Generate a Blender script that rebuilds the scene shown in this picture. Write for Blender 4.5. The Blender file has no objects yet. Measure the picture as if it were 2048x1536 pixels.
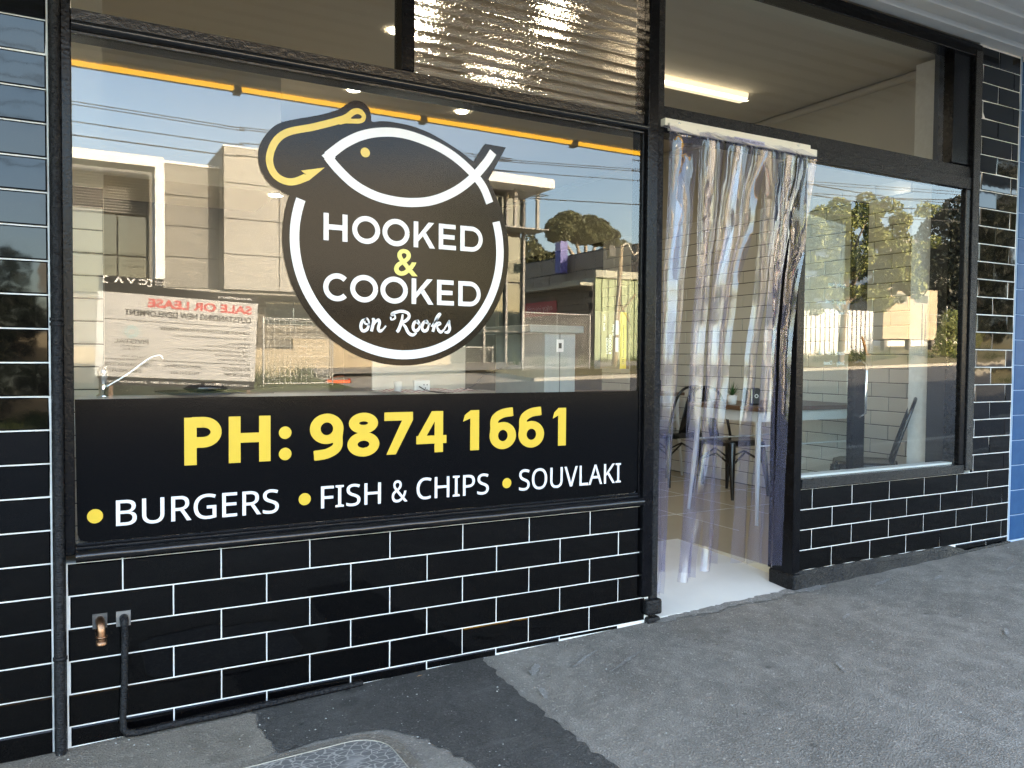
import bpy, bmesh, math, random, os
from mathutils import Vector, Matrix
R = math.radians
rnd = random.Random(7)
sc = bpy.context.scene
col = sc.collection

# ------------------------------------------------------------------ camera
CAM = Vector((-0.18028, -2.86255, 1.35256))
YAW, PITCH, ROLL, FPX = R(29.10496), R(-1.875), R(0.49343), 1639.26
cd = bpy.data.cameras.new('camera'); cam = bpy.data.objects.new('camera', cd); col.objects.link(cam)
cd.sensor_width = 36.0; cd.lens = FPX / 2048 * 36.0; cd.clip_start = 0.05; cd.clip_end = 2000
fw = Vector((math.sin(YAW) * math.cos(PITCH), math.cos(YAW) * math.cos(PITCH), math.sin(PITCH)))
ri = Vector((math.cos(YAW), -math.sin(YAW), 0)); up = ri.cross(fw)
r2 = ri * math.cos(ROLL) + up * math.sin(ROLL); u2 = -ri * math.sin(ROLL) + up * math.cos(ROLL)
m = Matrix((r2, u2, -fw)).transposed().to_4x4(); m.translation = CAM
cam.matrix_world = m
sc.camera = cam

# ------------------------------------------------------------------ world, sun, exposure
SUN_EL, SUN_AZ = R(17.5), R(24)          # sun stands behind the shop, a little to the right of its back wall
w = bpy.data.worlds.new("World"); sc.world = w; w.use_nodes = True
nt = w.node_tree; bg = nt.nodes['Background']; sky = nt.nodes.new('ShaderNodeTexSky')
sky.sky_type = 'NISHITA'; sky.sun_disc = False; sky.sun_elevation = SUN_EL
sky.sun_rotation = SUN_AZ; sky.air_density = 1.0; sky.dust_density = 2.2; sky.ozone_density = 0.7
# thin high cloud
tc = nt.nodes.new('ShaderNodeTexCoord'); mp = nt.nodes.new('ShaderNodeMapping'); mp.inputs['Scale'].default_value = (1.0, 1.6, 5.0)
nz = nt.nodes.new('ShaderNodeTexNoise'); nz.inputs['Scale'].default_value = 1.6; nz.inputs['Detail'].default_value = 6; nz.inputs['Roughness'].default_value = .55
cr = nt.nodes.new('ShaderNodeValToRGB'); cr.color_ramp.elements[0].position = .46; cr.color_ramp.elements[1].position = .85
cr.color_ramp.elements[0].color = (0, 0, 0, 1); cr.color_ramp.elements[1].color = (.5, .5, .5, 1)
mx = nt.nodes.new('ShaderNodeMix'); mx.data_type = 'RGBA'; mx.inputs[7].default_value = (4.2, 4.3, 4.6, 1)
nt.links.new(tc.outputs['Generated'], mp.inputs[0]); nt.links.new(mp.outputs[0], nz.inputs[0]); nt.links.new(nz.outputs[0], cr.inputs[0])
nt.links.new(cr.outputs[0], mx.inputs[0]); nt.links.new(sky.outputs[0], mx.inputs[6]); nt.links.new(mx.outputs[2], bg.inputs[0])
bg.inputs[1].default_value = 0.15
sd = bpy.data.lights.new('sun', 'SUN'); sd.energy = 3.8; sd.angle = R(.53); sd.color = (1.0, .84, .62)
so = bpy.data.objects.new('sun', sd); col.objects.link(so)
dirn = Vector((math.sin(SUN_AZ) * math.cos(SUN_EL), math.cos(SUN_AZ) * math.cos(SUN_EL), math.sin(SUN_EL)))
so.rotation_euler = dirn.to_track_quat('Z', 'Y').to_euler(); so.location = (0, 0, 40)
vs = sc.view_settings; vs.view_transform = 'Standard'; vs.look = 'None'; vs.gamma = 1; vs.use_curve_mapping = False
vs.exposure = 3.6
cy = sc.cycles
cy.max_bounces = 12; cy.diffuse_bounces = 4; cy.glossy_bounces = 6; cy.transmission_bounces = 6; cy.transparent_max_bounces = 24
cy.sample_clamp_indirect = 3.0; cy.use_denoising = True; cy.denoising_prefilter = 'NONE'; cy.caustics_reflective = False; cy.caustics_refractive = False

# ------------------------------------------------------------------ helpers
def tag(o, label=None, cat=None, group=None, kind=None):
    if label: o['label'] = label
    if cat: o['category'] = cat
    if group: o['group'] = group
    if kind: o['kind'] = kind
    return o
def empty(name, loc=(0, 0, 0), label=None, cat=None, group=None, kind=None, rz=0):
    o = bpy.data.objects.new(name, None); col.objects.link(o); o.location = loc; o.rotation_euler = (0, 0, rz)
    o.empty_display_size = .1
    return tag(o, label, cat, group, kind)
class MB:
    def __init__(s): s.v = []; s.f = []; s.sm = []
    def face(s, pts, smooth=False):
        n = len(s.v); s.v += [tuple(p) for p in pts]; s.f.append(list(range(n, n + len(pts)))); s.sm.append(smooth); return s
    def box(s, x0, x1, y0, y1, z0, z1, M=None):
        n = len(s.v); P = [(x, y, z) for z in (z0, z1) for y in (y0, y1) for x in (x0, x1)]
        if M: P = [tuple(M @ Vector(p)) for p in P]
        s.v += P
        for q in ((0, 2, 3, 1), (4, 5, 7, 6), (0, 1, 5, 4), (2, 6, 7, 3), (0, 4, 6, 2), (1, 3, 7, 5)):
            s.f.append([n + i for i in q]); s.sm.append(False)
        return s
    def grid(s, rows, smooth=True, close=False):
        n = len(s.v); k = len(rows[0])
        for r in rows: s.v += [tuple(p) for p in r]
        for i in range(len(rows) - 1):
            for j in range(k if close else k - 1):
                a, b = n + i * k + j, n + i * k + (j + 1) % k
                s.f.append([a, b, b + k, a + k]); s.sm.append(smooth)
        return s
    def tube(s, pts, r, n=8, cap=True, smooth=True):
        pts = [Vector(p) for p in pts]; rr = r if isinstance(r, (list, tuple)) else [r] * len(pts)
        rows = []; prev = None
        for i, p in enumerate(pts):
            d = (pts[min(i + 1, len(pts) - 1)] - pts[max(i - 1, 0)]).normalized()
            if prev is None:
                a = Vector((0, 0, 1)) if abs(d.z) < .9 else Vector((1, 0, 0)); u = d.cross(a).normalized()
            else:
                u = (prev - d * prev.dot(d)).normalized()
            prev = u; v = d.cross(u)
            rows.append([p + (u * math.cos(2 * math.pi * k / n) + v * math.sin(2 * math.pi * k / n)) * rr[i] for k in range(n)])
        s.grid(rows, smooth, True)
        if cap: s.face(rows[0][::-1]); s.face(rows[-1])
        return s
    def lathe(s, prof, c=(0, 0, 0), n=16, smooth=True):
        rows = [[(c[0] + r * math.cos(2 * math.pi * k / n), c[1] + r * math.sin(2 * math.pi * k / n), c[2] + z) for k in range(n)] for r, z in prof]
        return s.grid(rows, smooth, True)
    def mesh(s, name, mat=None):
        me = bpy.data.meshes.new(name); me.from_pydata(s.v, [], s.f)
        me.polygons.foreach_set('use_smooth', s.sm); me.update()
        if mat: me.materials.append(mat)
        return me
    def build(s, name, mat=None, parent=None, bevel=0, **k):
        o = bpy.data.objects.new(name, s.mesh(name, mat)); col.objects.link(o)
        if parent: o.parent = parent
        if bevel:
            b = o.modifiers.new('bevel', 'BEVEL'); b.width = bevel; b.segments = 2; b.limit_method = 'ANGLE'
        return tag(o, **k)
def inst(name, me, parent, loc, rot=(0, 0, 0), scale=(1, 1, 1)):
    o = bpy.data.objects.new(name, me); col.objects.link(o); o.parent = parent; o.location = loc; o.rotation_euler = rot; o.scale = scale
    return o
def copy_tree(root, loc, rz, label=None):
    r = root.copy(); col.objects.link(r); r.location = loc; r.rotation_euler = (0, 0, rz)
    if label: r['label'] = label
    for ch in list(root.children):
        c = ch.copy(); col.objects.link(c); c.parent = r
        for g in list(ch.children):
            d = g.copy(); col.objects.link(d); d.parent = c
    return r

# ------------------------------------------------------------------ materials
def mat(name, base=(.5, .5, .5), rough=.5, metal=0, spec=.5, noise=None, bump=None, coat=0, bumps=None, emit=None):
    """noise=(scale, amount, color2) mixes a second colour; bump=(scale, strength, detail)"""
    M = bpy.data.materials.new(name); M.use_nodes = True; t = M.node_tree; b = t.nodes['Principled BSDF']
    b.inputs['Base Color'].default_value = (*base, 1); b.inputs['Roughness'].default_value = rough
    b.inputs['Metallic'].default_value = metal; b.inputs['Specular IOR Level'].default_value = spec
    b.inputs['Coat Weight'].default_value = coat
    tc = t.nodes.new('ShaderNodeTexCoord')
    if noise:
        n = t.nodes.new('ShaderNodeTexNoise'); n.inputs['Scale'].default_value = noise[0]; n.inputs['Detail'].default_value = 7; n.inputs['Roughness'].default_value = .62
        r = t.nodes.new('ShaderNodeValToRGB'); r.color_ramp.elements[0].position = .5 - .5 * noise[1]; r.color_ramp.elements[1].position = .5 + .5 * noise[1]
        r.color_ramp.elements[0].color = (*base, 1); r.color_ramp.elements[1].color = (*noise[2], 1)
        t.links.new(tc.outputs['Object'], n.inputs[0]); t.links.new(n.outputs[0], r.inputs[0]); t.links.new(r.outputs[0], b.inputs['Base Color'])
    if bump:
        n = t.nodes.new('ShaderNodeTexNoise'); n.inputs['Scale'].default_value = bump[0]; n.inputs['Detail'].default_value = bump[2]
        bn = t.nodes.new('ShaderNodeBump'); bn.inputs['Strength'].default_value = bump[1]; bn.inputs['Distance'].default_value = .01
        if len(bump) > 3:
            mp = t.nodes.new('ShaderNodeMapping'); mp.inputs['Scale'].default_value = bump[3]
            t.links.new(tc.outputs['Object'], mp.inputs[0]); t.links.new(mp.outputs[0], n.inputs[0])
        else: t.links.new(tc.outputs['Object'], n.inputs[0])
        t.links.new(n.outputs[0], bn.inputs['Height']); t.links.new(bn.outputs[0], b.inputs['Normal'])
    if emit:
        b.inputs['Emission Color'].default_value = (*emit[0], 1); b.inputs['Emission Strength'].default_value = emit[1]
    return M
def glass_mat(name, tint=(.93, .96, .95), ior=1.5, gain=1.9, rough=0.0, diffuse=None, bump=None):
    """thin sheet: what is not reflected (Fresnel, both faces) passes straight through"""
    M = bpy.data.materials.new(name); M.use_nodes = True; t = M.node_tree; t.nodes.clear()
    out = t.nodes.new('ShaderNodeOutputMaterial'); tr = t.nodes.new('ShaderNodeBsdfTransparent'); gl = t.nodes.new('ShaderNodeBsdfGlossy')
    tr.inputs[0].default_value = (*tint, 1); gl.inputs['Roughness'].default_value = rough; gl.inputs[0].default_value = (1, 1, 1, 1)
    fr = t.nodes.new('ShaderNodeFresnel'); fr.inputs[0].default_value = ior
    geo = t.nodes.new('ShaderNodeNewGeometry')
    # fresnel from both sides of the sheet with the outside index
    mul = t.nodes.new('ShaderNodeMath'); mul.operation = 'MULTIPLY'; mul.inputs[1].default_value = gain; mul.use_clamp = True
    dt = t.nodes.new('ShaderNodeVectorMath'); dt.operation = 'DOT_PRODUCT'
    ab = t.nodes.new('ShaderNodeMath'); ab.operation = 'ABSOLUTE'
    om = t.nodes.new('ShaderNodeMath'); om.operation = 'SUBTRACT'; om.inputs[0].default_value = 1
    pw = t.nodes.new('ShaderNodeMath'); pw.operation = 'POWER'; pw.inputs[1].default_value = 5
    f0 = ((ior - 1) / (ior + 1)) ** 2
    ma = t.nodes.new('ShaderNodeMath'); ma.operation = 'MULTIPLY_ADD'; ma.inputs[1].default_value = 1 - f0; ma.inputs[2].default_value = f0
    t.links.new(geo.outputs['Normal'], dt.inputs[0]); t.links.new(geo.outputs['Incoming'], dt.inputs[1])
    t.links.new(dt.outputs['Value'], ab.inputs[0]); t.links.new(ab.outputs[0], om.inputs[1]); t.links.new(om.outputs[0], pw.inputs[0])
    t.links.new(pw.outputs[0], ma.inputs[0]); t.links.new(ma.outputs[0], mul.inputs[0])
    t.nodes.remove(fr)
    mixs = t.nodes.new('ShaderNodeMixShader'); base = tr
    if diffuse:
        df = t.nodes.new('ShaderNodeBsdfDiffuse'); df.inputs[0].default_value = (*diffuse[0], 1)
        tl = t.nodes.new('ShaderNodeBsdfTranslucent'); tl.inputs[0].default_value = (*diffuse[0], 1)
        m0 = t.nodes.new('ShaderNodeMixShader'); m0.inputs[0].default_value = .5; t.links.new(df.outputs[0], m0.inputs[1]); t.links.new(tl.outputs[0], m0.inputs[2])
        m1 = t.nodes.new('ShaderNodeMixShader'); m1.inputs[0].default_value = diffuse[1]
        t.links.new(tr.outputs[0], m1.inputs[1]); t.links.new(m0.outputs[0], m1.inputs[2]); base = m1
    t.links.new(mul.outputs[0], mixs.inputs[0]); t.links.new(base.outputs[0], mixs.inputs[1]); t.links.new(gl.outputs[0], mixs.inputs[2])
    if bump:
        tc = t.nodes.new('ShaderNodeTexCoord'); n = t.nodes.new('ShaderNodeTexNoise'); n.inputs['Scale'].default_value = bump[0]; n.inputs['Detail'].default_value = 2
        mp = t.nodes.new('ShaderNodeMapping'); mp.inputs['Scale'].default_value = bump[2]
        bn = t.nodes.new('ShaderNodeBump'); bn.inputs['Strength'].default_value = bump[1]; bn.inputs['Distance'].default_value = .01
        t.links.new(tc.outputs['Object'], mp.inputs[0]); t.links.new(mp.outputs[0], n.inputs[0]); t.links.new(n.outputs[0], bn.inputs['Height']); t.links.new(bn.outputs[0], gl.inputs['Normal'])
    t.links.new(mixs.outputs[0], out.inputs[0])
    return M
def asphalt_mat(name, c1, c2, dirt, speck=(.42, .40, .37), dirty=.5):
    M = bpy.data.materials.new(name); M.use_nodes = True; t = M.node_tree; b = t.nodes['Principled BSDF']; b.inputs['Roughness'].default_value = .88
    b.inputs['Specular IOR Level'].default_value = .25
    L = t.links.new; tc = t.nodes.new('ShaderNodeTexCoord')
    def noise(sc_, det, ro=.6):
        n = t.nodes.new('ShaderNodeTexNoise'); n.inputs['Scale'].default_value = sc_; n.inputs['Detail'].default_value = det; n.inputs['Roughness'].default_value = ro
        L(tc.outputs['Object'], n.inputs[0]); return n
    def ramp(src, a, b_, ca, cb):
        r = t.nodes.new('ShaderNodeValToRGB'); r.color_ramp.elements[0].position = a; r.color_ramp.elements[1].position = b_
        r.color_ramp.elements[0].color = (*ca, 1); r.color_ramp.elements[1].color = (*cb, 1); L(src, r.inputs[0]); return r
    def mix(fac, a, b_):
        x = t.nodes.new('ShaderNodeMix'); x.data_type = 'RGBA'
        if isinstance(fac, float): x.inputs[0].default_value = fac
        else: L(fac, x.inputs[0])
        for i, q in ((6, a), (7, b_)):
            if isinstance(q, tuple): x.inputs[i].default_value = (*q, 1)
            else: L(q, x.inputs[i])
        return x.outputs[2]
    fine = ramp(noise(190, 3).outputs[0], .32, .68, c1, c2)
    big = ramp(noise(2.2, 8, .68).outputs[0], .42, .72, (0, 0, 0), (dirty, dirty, dirty))
    c = mix(big.outputs[0], fine.outputs[0], dirt)
    mid = ramp(noise(9, 6, .7).outputs[0], .35, .75, (0, 0, 0), (.55, .55, .55))
    stn = ramp(noise(4.3, 3, .5).outputs[0], .62, .66, (0, 0, 0), (.35, .35, .35)); c = mix(stn.outputs[0], c, tuple(x * .8 for x in c1))
    mps = t.nodes.new('ShaderNodeMapping'); mps.inputs['Rotation'].default_value = (0, 0, .35); mps.inputs['Scale'].default_value = (1.5, 9, 1); ns = t.nodes.new('ShaderNodeTexNoise'); ns.inputs['Scale'].default_value = 2.2; ns.inputs['Detail'].default_value = 5
    L(tc.outputs['Object'], mps.inputs[0]); L(mps.outputs[0], ns.inputs[0]); c = mix(ramp(ns.outputs[0], .60, .74, (0, 0, 0), (.4, .4, .4)).outputs[0], c, dirt)
    gum = t.nodes.new('ShaderNodeTexVoronoi'); gum.inputs['Scale'].default_value = 5.5; L(tc.outputs['Object'], gum.inputs[0]); c = mix(ramp(gum.outputs['Distance'], .055, .075, (.6, .6, .6), (0, 0, 0)).outputs[0], c, tuple(x * .5 for x in c1))
    c = mix(mid.outputs[0], c, tuple(x * .62 for x in c1))
    vo = t.nodes.new('ShaderNodeTexVoronoi'); vo.inputs['Scale'].default_value = 55; L(tc.outputs['Object'], vo.inputs[0])
    sp = ramp(vo.outputs['Distance'], .10, .16, (1, 1, 1), (0, 0, 0))
    rnd_ = t.nodes.new('ShaderNodeMath'); rnd_.operation = 'GREATER_THAN'; rnd_.inputs[1].default_value = .80
    sx = t.nodes.new('ShaderNodeSeparateColor'); L(vo.outputs['Color'], sx.inputs[0]); L(sx.outputs[0], rnd_.inputs[0])
    mm = t.nodes.new('ShaderNodeMath'); mm.operation = 'MULTIPLY'; L(sp.outputs[0], mm.inputs[0]); L(rnd_.outputs[0], mm.inputs[1])
    c = mix(mm.outputs[0], c, speck)
    vo2 = t.nodes.new('ShaderNodeTexVoronoi'); vo2.inputs['Scale'].default_value = 150; L(tc.outputs['Object'], vo2.inputs[0])
    c = mix(ramp(vo2.outputs['Color'], .78, .98, (0, 0, 0), (.5, .5, .5)).outputs[0], c, tuple(min(1, x * 2.1) for x in c2))
    L(c, b.inputs['Base Color'])
    bn = t.nodes.new('ShaderNodeBump'); bn.inputs['Strength'].default_value = .9; bn.inputs['Distance'].default_value = .004
    ad = t.nodes.new('ShaderNodeMath'); ad.operation = 'ADD'; L(vo2.outputs['Distance'], ad.inputs[0]); L(noise(60, 4).outputs[0], ad.inputs[1])
    L(ad.outputs[0], bn.inputs['Height']); L(bn.outputs[0], b.inputs['Normal'])
    return M

M = {}
M['tile'] = mat('black_glazed_tile', (.0015, .0014, .0016), .035, spec=.33, bump=(7, .05, 2))
M['tile_blue'] = mat('blue_glazed_tile', (.018, .062, .16), .35, spec=.12, noise=(14, .5, (.032, .09, .20)), bump=(9, .04, 2))
M['tile_white'] = mat('white_glazed_tile', (.74, .72, .66), .12, bump=(6, .03, 2))
M['grout'] = mat('white_grout', (.80, .79, .76), .9, noise=(30, .6, (.66, .64, .60)))
M['grout_dark'] = mat('dark_grout', (.035, .035, .035), .9)
M['paint'] = mat('black_gloss_paint', (.003, .003, .004), .20, spec=.17, bump=(90, .10, 4), noise=(25, .3, (.006, .006, .007)))
M['paintg'] = mat('glossy_moulding_paint', (.006, .006, .007), .20, spec=.55, bump=(70, .10, 4))
M['oldpaint'] = mat('rough_black_paint', (.003, .003, .004), .26, spec=.24, bump=(60, .5, 7, (1, 4, 6)), noise=(70, .25, (.012, .012, .013)))
M['film'] = mat('black_vinyl', (.0015, .0015, .002), .11, spec=.17, bump=(240, .02, 2))
M['vwhite'] = mat('white_vinyl', (.74, .72, .72), .22, bump=(240, .02, 2))
M['vyellow'] = mat('yellow_vinyl', (.66, .445, .042), .22, bump=(240, .02, 2))
M['vlime'] = mat('pale_yellow_vinyl', (.66, .60, .14), .22)
M['glass'] = glass_mat('window_glass', (.90, .93, .92), 1.52, 1.75)
M['glass2'] = glass_mat('transom_glass', (.90, .92, .90), 1.5, 1.1)
M['doorglass'] = glass_mat('door_glass', (.84, .91, .89), 1.5, .8)
M['pvc'] = glass_mat('clear_pvc', (.90, .90, .955), 1.55, 1.0, rough=.03, diffuse=((.34, .34, .62), .09), bump=(16, .22, (1, 1, .45)))
M['asphalt'] = asphalt_mat('grey_asphalt', (.155, .139, .119), (.298, .270, .232), (.41, .375, .325), dirty=.75)
M['patch'] = asphalt_mat('dark_asphalt', (.030, .028, .026), (.105, .099, .091), (.18, .17, .155), dirty=.45)
M['oldconc'] = asphalt_mat('stained_concrete', (.17, .145, .115), (.30, .262, .215), (.38, .34, .28), dirty=.5)
M['road'] = asphalt_mat('road_asphalt', (.11, .105, .10), (.17, .165, .155), (.2, .19, .175))
M['conc'] = mat('pale_concrete', (.42, .39, .33), .9, noise=(1.2, .7, (.34, .31, .26)))
M['thresh'] = mat('pale_threshold', (.80, .78, .73), .5, noise=(4, .8, (.70, .68, .63)))
M['floor'] = mat('tan_floor_tile', (.58, .50, .36), .22, noise=(2, .7, (.52, .45, .33)))
M['ceil'] = mat('painted_ceiling', (.62, .58, .50), .8, noise=(1, .8, (.57, .53, .46)))
M['wallp'] = mat('painted_wall', (.58, .55, .47), .7)
M['wallgrey'] = mat('grey_inner_wall', (.20, .195, .18), .6)
M['cream'] = mat('cream_rail', (.72, .66, .55), .4)
M['awn'] = mat('awning_sheet', (.88, .84, .77), .5, noise=(5, .6, (.80, .765, .70)))
M['yel'] = mat('yellow_fascia', (.85, .50, .03), .4)
M['bronze'] = mat('bronze', (.36, .20, .11), .35, metal=1, noise=(30, .5, (.20, .11, .07)))
M['chrome'] = mat('chrome', (.8, .8, .8), .08, metal=1)
M['steel'] = mat('brushed_steel', (.52, .54, .54), .3, metal=.8, bump=(40, .2, 3, (1, 1, 30)))
M['galv'] = mat('galvanised_steel', (.50, .50, .48), .45, metal=.6)
M['wood'] = mat('dark_timber', (.10, .055, .03), .4, noise=(6, .6, (.16, .09, .05)))
M['chair'] = mat('black_metal_chair', (.010, .010, .012), .18, spec=.6)
M['wmetal'] = mat('white_metal', (.70, .71, .70), .35)
M['black'] = mat('matt_black', (.015, .015, .016), .5)
M['white'] = mat('white_render', (.88, .87, .84), .7)
M['grey'] = mat('grey_cladding', (.22, .215, .195), .7, noise=(.7, .6, (.20, .195, .18)))
M['lgrey'] = mat('pale_grey_cladding', (.36, .35, .32), .7, noise=(.6, .6, (.33, .32, .295)))
M['block'] = mat('brown_grey_block', (.10, .088, .072), .8, noise=(3, .8, (.15, .13, .105)))  # on the office wall this dark tone stands in for shade
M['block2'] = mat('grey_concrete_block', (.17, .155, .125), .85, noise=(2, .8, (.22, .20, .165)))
M['creamwall'] = mat('cream_cabin_and_lit_wall', (.50, .42, .29), .85, noise=(1.5, .8, (.42, .35, .24)))  # cabin paint; on the office it stands for the sunlit lower wall
M['dglass'] = mat('dark_office_glass', (.05, .065, .06), .04, spec=1.0, metal=.35)
M['louvre'] = mat('louvre_blade', (.24, .23, .21), .5)
M['green'] = mat('green_colour_sheet', (.33, .40, .22), .5)
M['dgreen'] = mat('faded_green_fascia', (.42, .42, .33), .6)
M['kerb'] = mat('kerb_concrete', (.45, .41, .34), .85, noise=(6, .6, (.36, .33, .27)))
M['grass'] = mat('dry_grass', (.16, .145, .055), .95, noise=(.8, .8, (.27, .21, .10)), bump=(30, 1, 6))
M['ggrass'] = mat('green_grass', (.07, .11, .025), .95, noise=(1.5, .8, (.14, .15, .05)), bump=(30, 1, 6))
M['blade'] = mat('grass_blade', (.09, .12, .035), .7)
M['bark'] = mat('tree_bark', (.18, .14, .10), .9, noise=(8, .7, (.26, .21, .16)))
def leafm(name, a, b):
    m_ = mat(name, a, .55, noise=(.9, .7, b)); return m_
M['leaf'] = leafm('pear_leaf', (.19, .23, .055), (.30, .30, .10))
M['leafd'] = leafm('dark_leaf', (.009, .015, .005), (.018, .026, .010))
M['leafg'] = leafm('gum_leaf', (.075, .085, .035), (.12, .12, .05))
M['orange'] = mat('orange_plastic', (.85, .16, .04), .5)
M['red'] = mat('red_ink', (.45, .02, .02), .5)
M['ink'] = mat('dark_ink', (.012, .012, .015), .8, spec=.1)
M['teal'] = mat('teal_ink', (.15, .45, .50), .5)
M['poleM'] = mat('weathered_pole', (.36, .29, .19), .85, noise=(3, .7, (.28, .22, .15)))
M['cable'] = mat('cable_black', (.02, .02, .02), .6)
M['paper'] = mat('white_paper', (.75, .74, .72), .7)
M['rooft'] = mat('brown_roof_tile', (.07, .05, .04), .8)
M['brickw'] = mat('orange_gable', (.55, .30, .12), .8)
M['lamp'] = mat('lamp_glow', (1, 1, 1), .5, emit=((1.0, .86, .66), 6.0))
M['tubeg'] = mat('tube_glow', (1, 1, 1), .5, emit=((1.0, .78, .48), .11))
M['plant'] = mat('plant_leaf', (.03, .09, .02), .5)
M['vdoor'] = mat('pale_blue_vinyl', (.50, .66, .68), .5)

# ------------------------------------------------------------------ ground levels
def base_z(x): return .125 + .026 * x
def gz(x, D):                                     # ground level at distance D in front of the shop
    b = base_z(x)
    if D < 3.5: return b
    if D < 22: return b - .12 + .12 * (D - 3.5) / 18.5
    return b + .05 * (min(D, 60) - 22)
def sheet(name, x0, x1, D0, D1, mt, nx=2, ny=2, dz=0, parent=None, kind='structure', edge=None, **k):
    b = MB(); rows = []
    for j in range(ny + 1):
        D = D0 + (D1 - D0) * j / ny
        rows.append([(x0 + (x1 - x0) * i / nx, -D, gz(x0 + (x1 - x0) * i / nx, D) + dz) for i in range(nx + 1)])
    return b.grid(rows, False).build(name, mt, parent, kind=kind, **k)
sheet('ground', -300, 500, 60, 420, M['grass'], 4, 2)
sheet('footpath', -40, 80, -.35, 3.499, M['asphalt'], 8, 2)
k = MB(); k.box(-40, 80, -3.65, -3.5, -.35, .0)
kb = MB()
for x0, x1, D0, D1, h in ((-40, 80, 3.5, 3.65, .0), (14.5, 80, 21.9, 22.1, .13)):
    n = 30
    for i in range(n):
        a, b_ = x0 + (x1 - x0) * i / n, x0 + (x1 - x0) * (i + 1) / n
        za, zb = base_z(a) + h, base_z(b_) + h
        P = [(a, -D0, za - .3), (b_, -D0, zb - .3), (b_, -D0, zb), (a, -D0, za), (a, -D1, za), (b_, -D1, zb), (b_, -D1, zb - .3), (a, -D1, za - .3)]
        kb.face([P[0], P[1], P[2], P[3]]); kb.face([P[3], P[2], P[5], P[4]]); kb.face([P[4], P[5], P[6], P[7]])
kb.build('kerb', M['kerb'], kind='structure')
sheet('road', -60, 120, 3.66, 22.2, M['road'], 8, 6, dz=-.004)
sheet('concrete_driveway', 8, 14.5, 22, 60, M['conc'], 4, 8)
sheet('grass_verge', 14.5, 200, 22.1, 60, M['grass'], 20, 8, dz=.13)
sheet('grass_strip', -60, 8, 22, 60, M['ggrass'], 8, 8, dz=.01)
sheet('yard', 8, 24, 26, 44, M['conc'], 4, 4, dz=.14)

# asphalt patches of the footpath with broken edges
def jag(pts, n=10, a=.012, seed=1):
    r = random.Random(seed); out = []
    for i in range(len(pts)):
        p, q = pts[i], pts[(i + 1) % len(pts)]; L = math.hypot(q[0] - p[0], q[1] - p[1]); k_ = max(1, int(L * n * 3))
        for j in range(k_):
            t = j / k_; out.append((p[0] + (q[0] - p[0]) * t + r.uniform(-a, a), p[1] + (q[1] - p[1]) * t + r.uniform(-a, a)))
    return out
def flat_poly(name, pts, mt, dz, parent=None, **k):
    bm = bmesh.new(); vs_ = [bm.verts.new((x, y, base_z(x) + dz)) for x, y in pts]; bm.faces.new(vs_)
    bmesh.ops.triangulate(bm, faces=bm.faces[:]); me = bpy.data.meshes.new(name); bm.to_mesh(me); bm.free(); me.materials.append(mt)
    o = bpy.data.objects.new(name, me); col.objects.link(o); o.parent = parent; return tag(o, **k)
flat_poly('dark_asphalt_patch', jag([(.40, .01), (.39, -.20), (.40, -.36), (.62, -.355), (.74, -.38), (.83, -.52), (.90, -.80), (.95, -1.3), (1.22, -1.3), (1.235, -.96), (1.235, -.60), (1.26, -.2), (1.285, .01)], 14, .012, 4), M['patch'], .004, kind='structure')
flat_poly('stained_concrete_strip', jag([(-.6, .01), (-.6, -.62), (.10, -.50), (.28, -.40), (.40, -.355), (.392, -.20), (.40, .01)], 10, .008, 5), M['oldconc'], .003, kind='structure')

smear = asphalt_mat('cement_smear', (.19, .18, .165), (.345, .33, .305), (.44, .42, .39), dirty=.7)
r = random.Random(77)
flat_poly('cement_smear', jag([(2.13, .0), (2.16, -.06), (2.30, -.045), (2.45, -.07), (2.62, -.04), (2.8, -.075), (3.0, -.05), (3.10, -.09), (3.22, -.05), (3.13, .0)], 20, .012, 9), smear, .0055, kind='structure')
for i, (cx, cy_, L, W2, an) in enumerate(((1.62, -.23, .22, .020, .5), (1.75, -.33, .26, .018, .45), (3.5, -.16, .18, .03, .2), (3.8, -.26, .12, .03, .3), (2.9, -.42, .10, .02, .4), (4.3, -.35, .14, .02, .2), (2.4, -.8, .12, .015, 1.0), (1.40, -.22, .12, .04, .9), (1.32, -.42, .10, .03, 1.2), (3.3, -.9, .10, .02, .6))):
    P = []
    for k_ in range(26):
        t_ = 2 * math.pi * k_ / 26; u, v = L / 2 * math.cos(t_) * r.uniform(.8, 1.05), W2 / 2 * math.sin(t_) * r.uniform(.5, 1.2)
        P.append((cx + u * math.cos(an) - v * math.sin(an), cy_ + u * math.sin(an) + v * math.cos(an)))
    flat_poly('cement_smear', P, smear, .0062 + .0002 * i, kind='structure')

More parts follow.
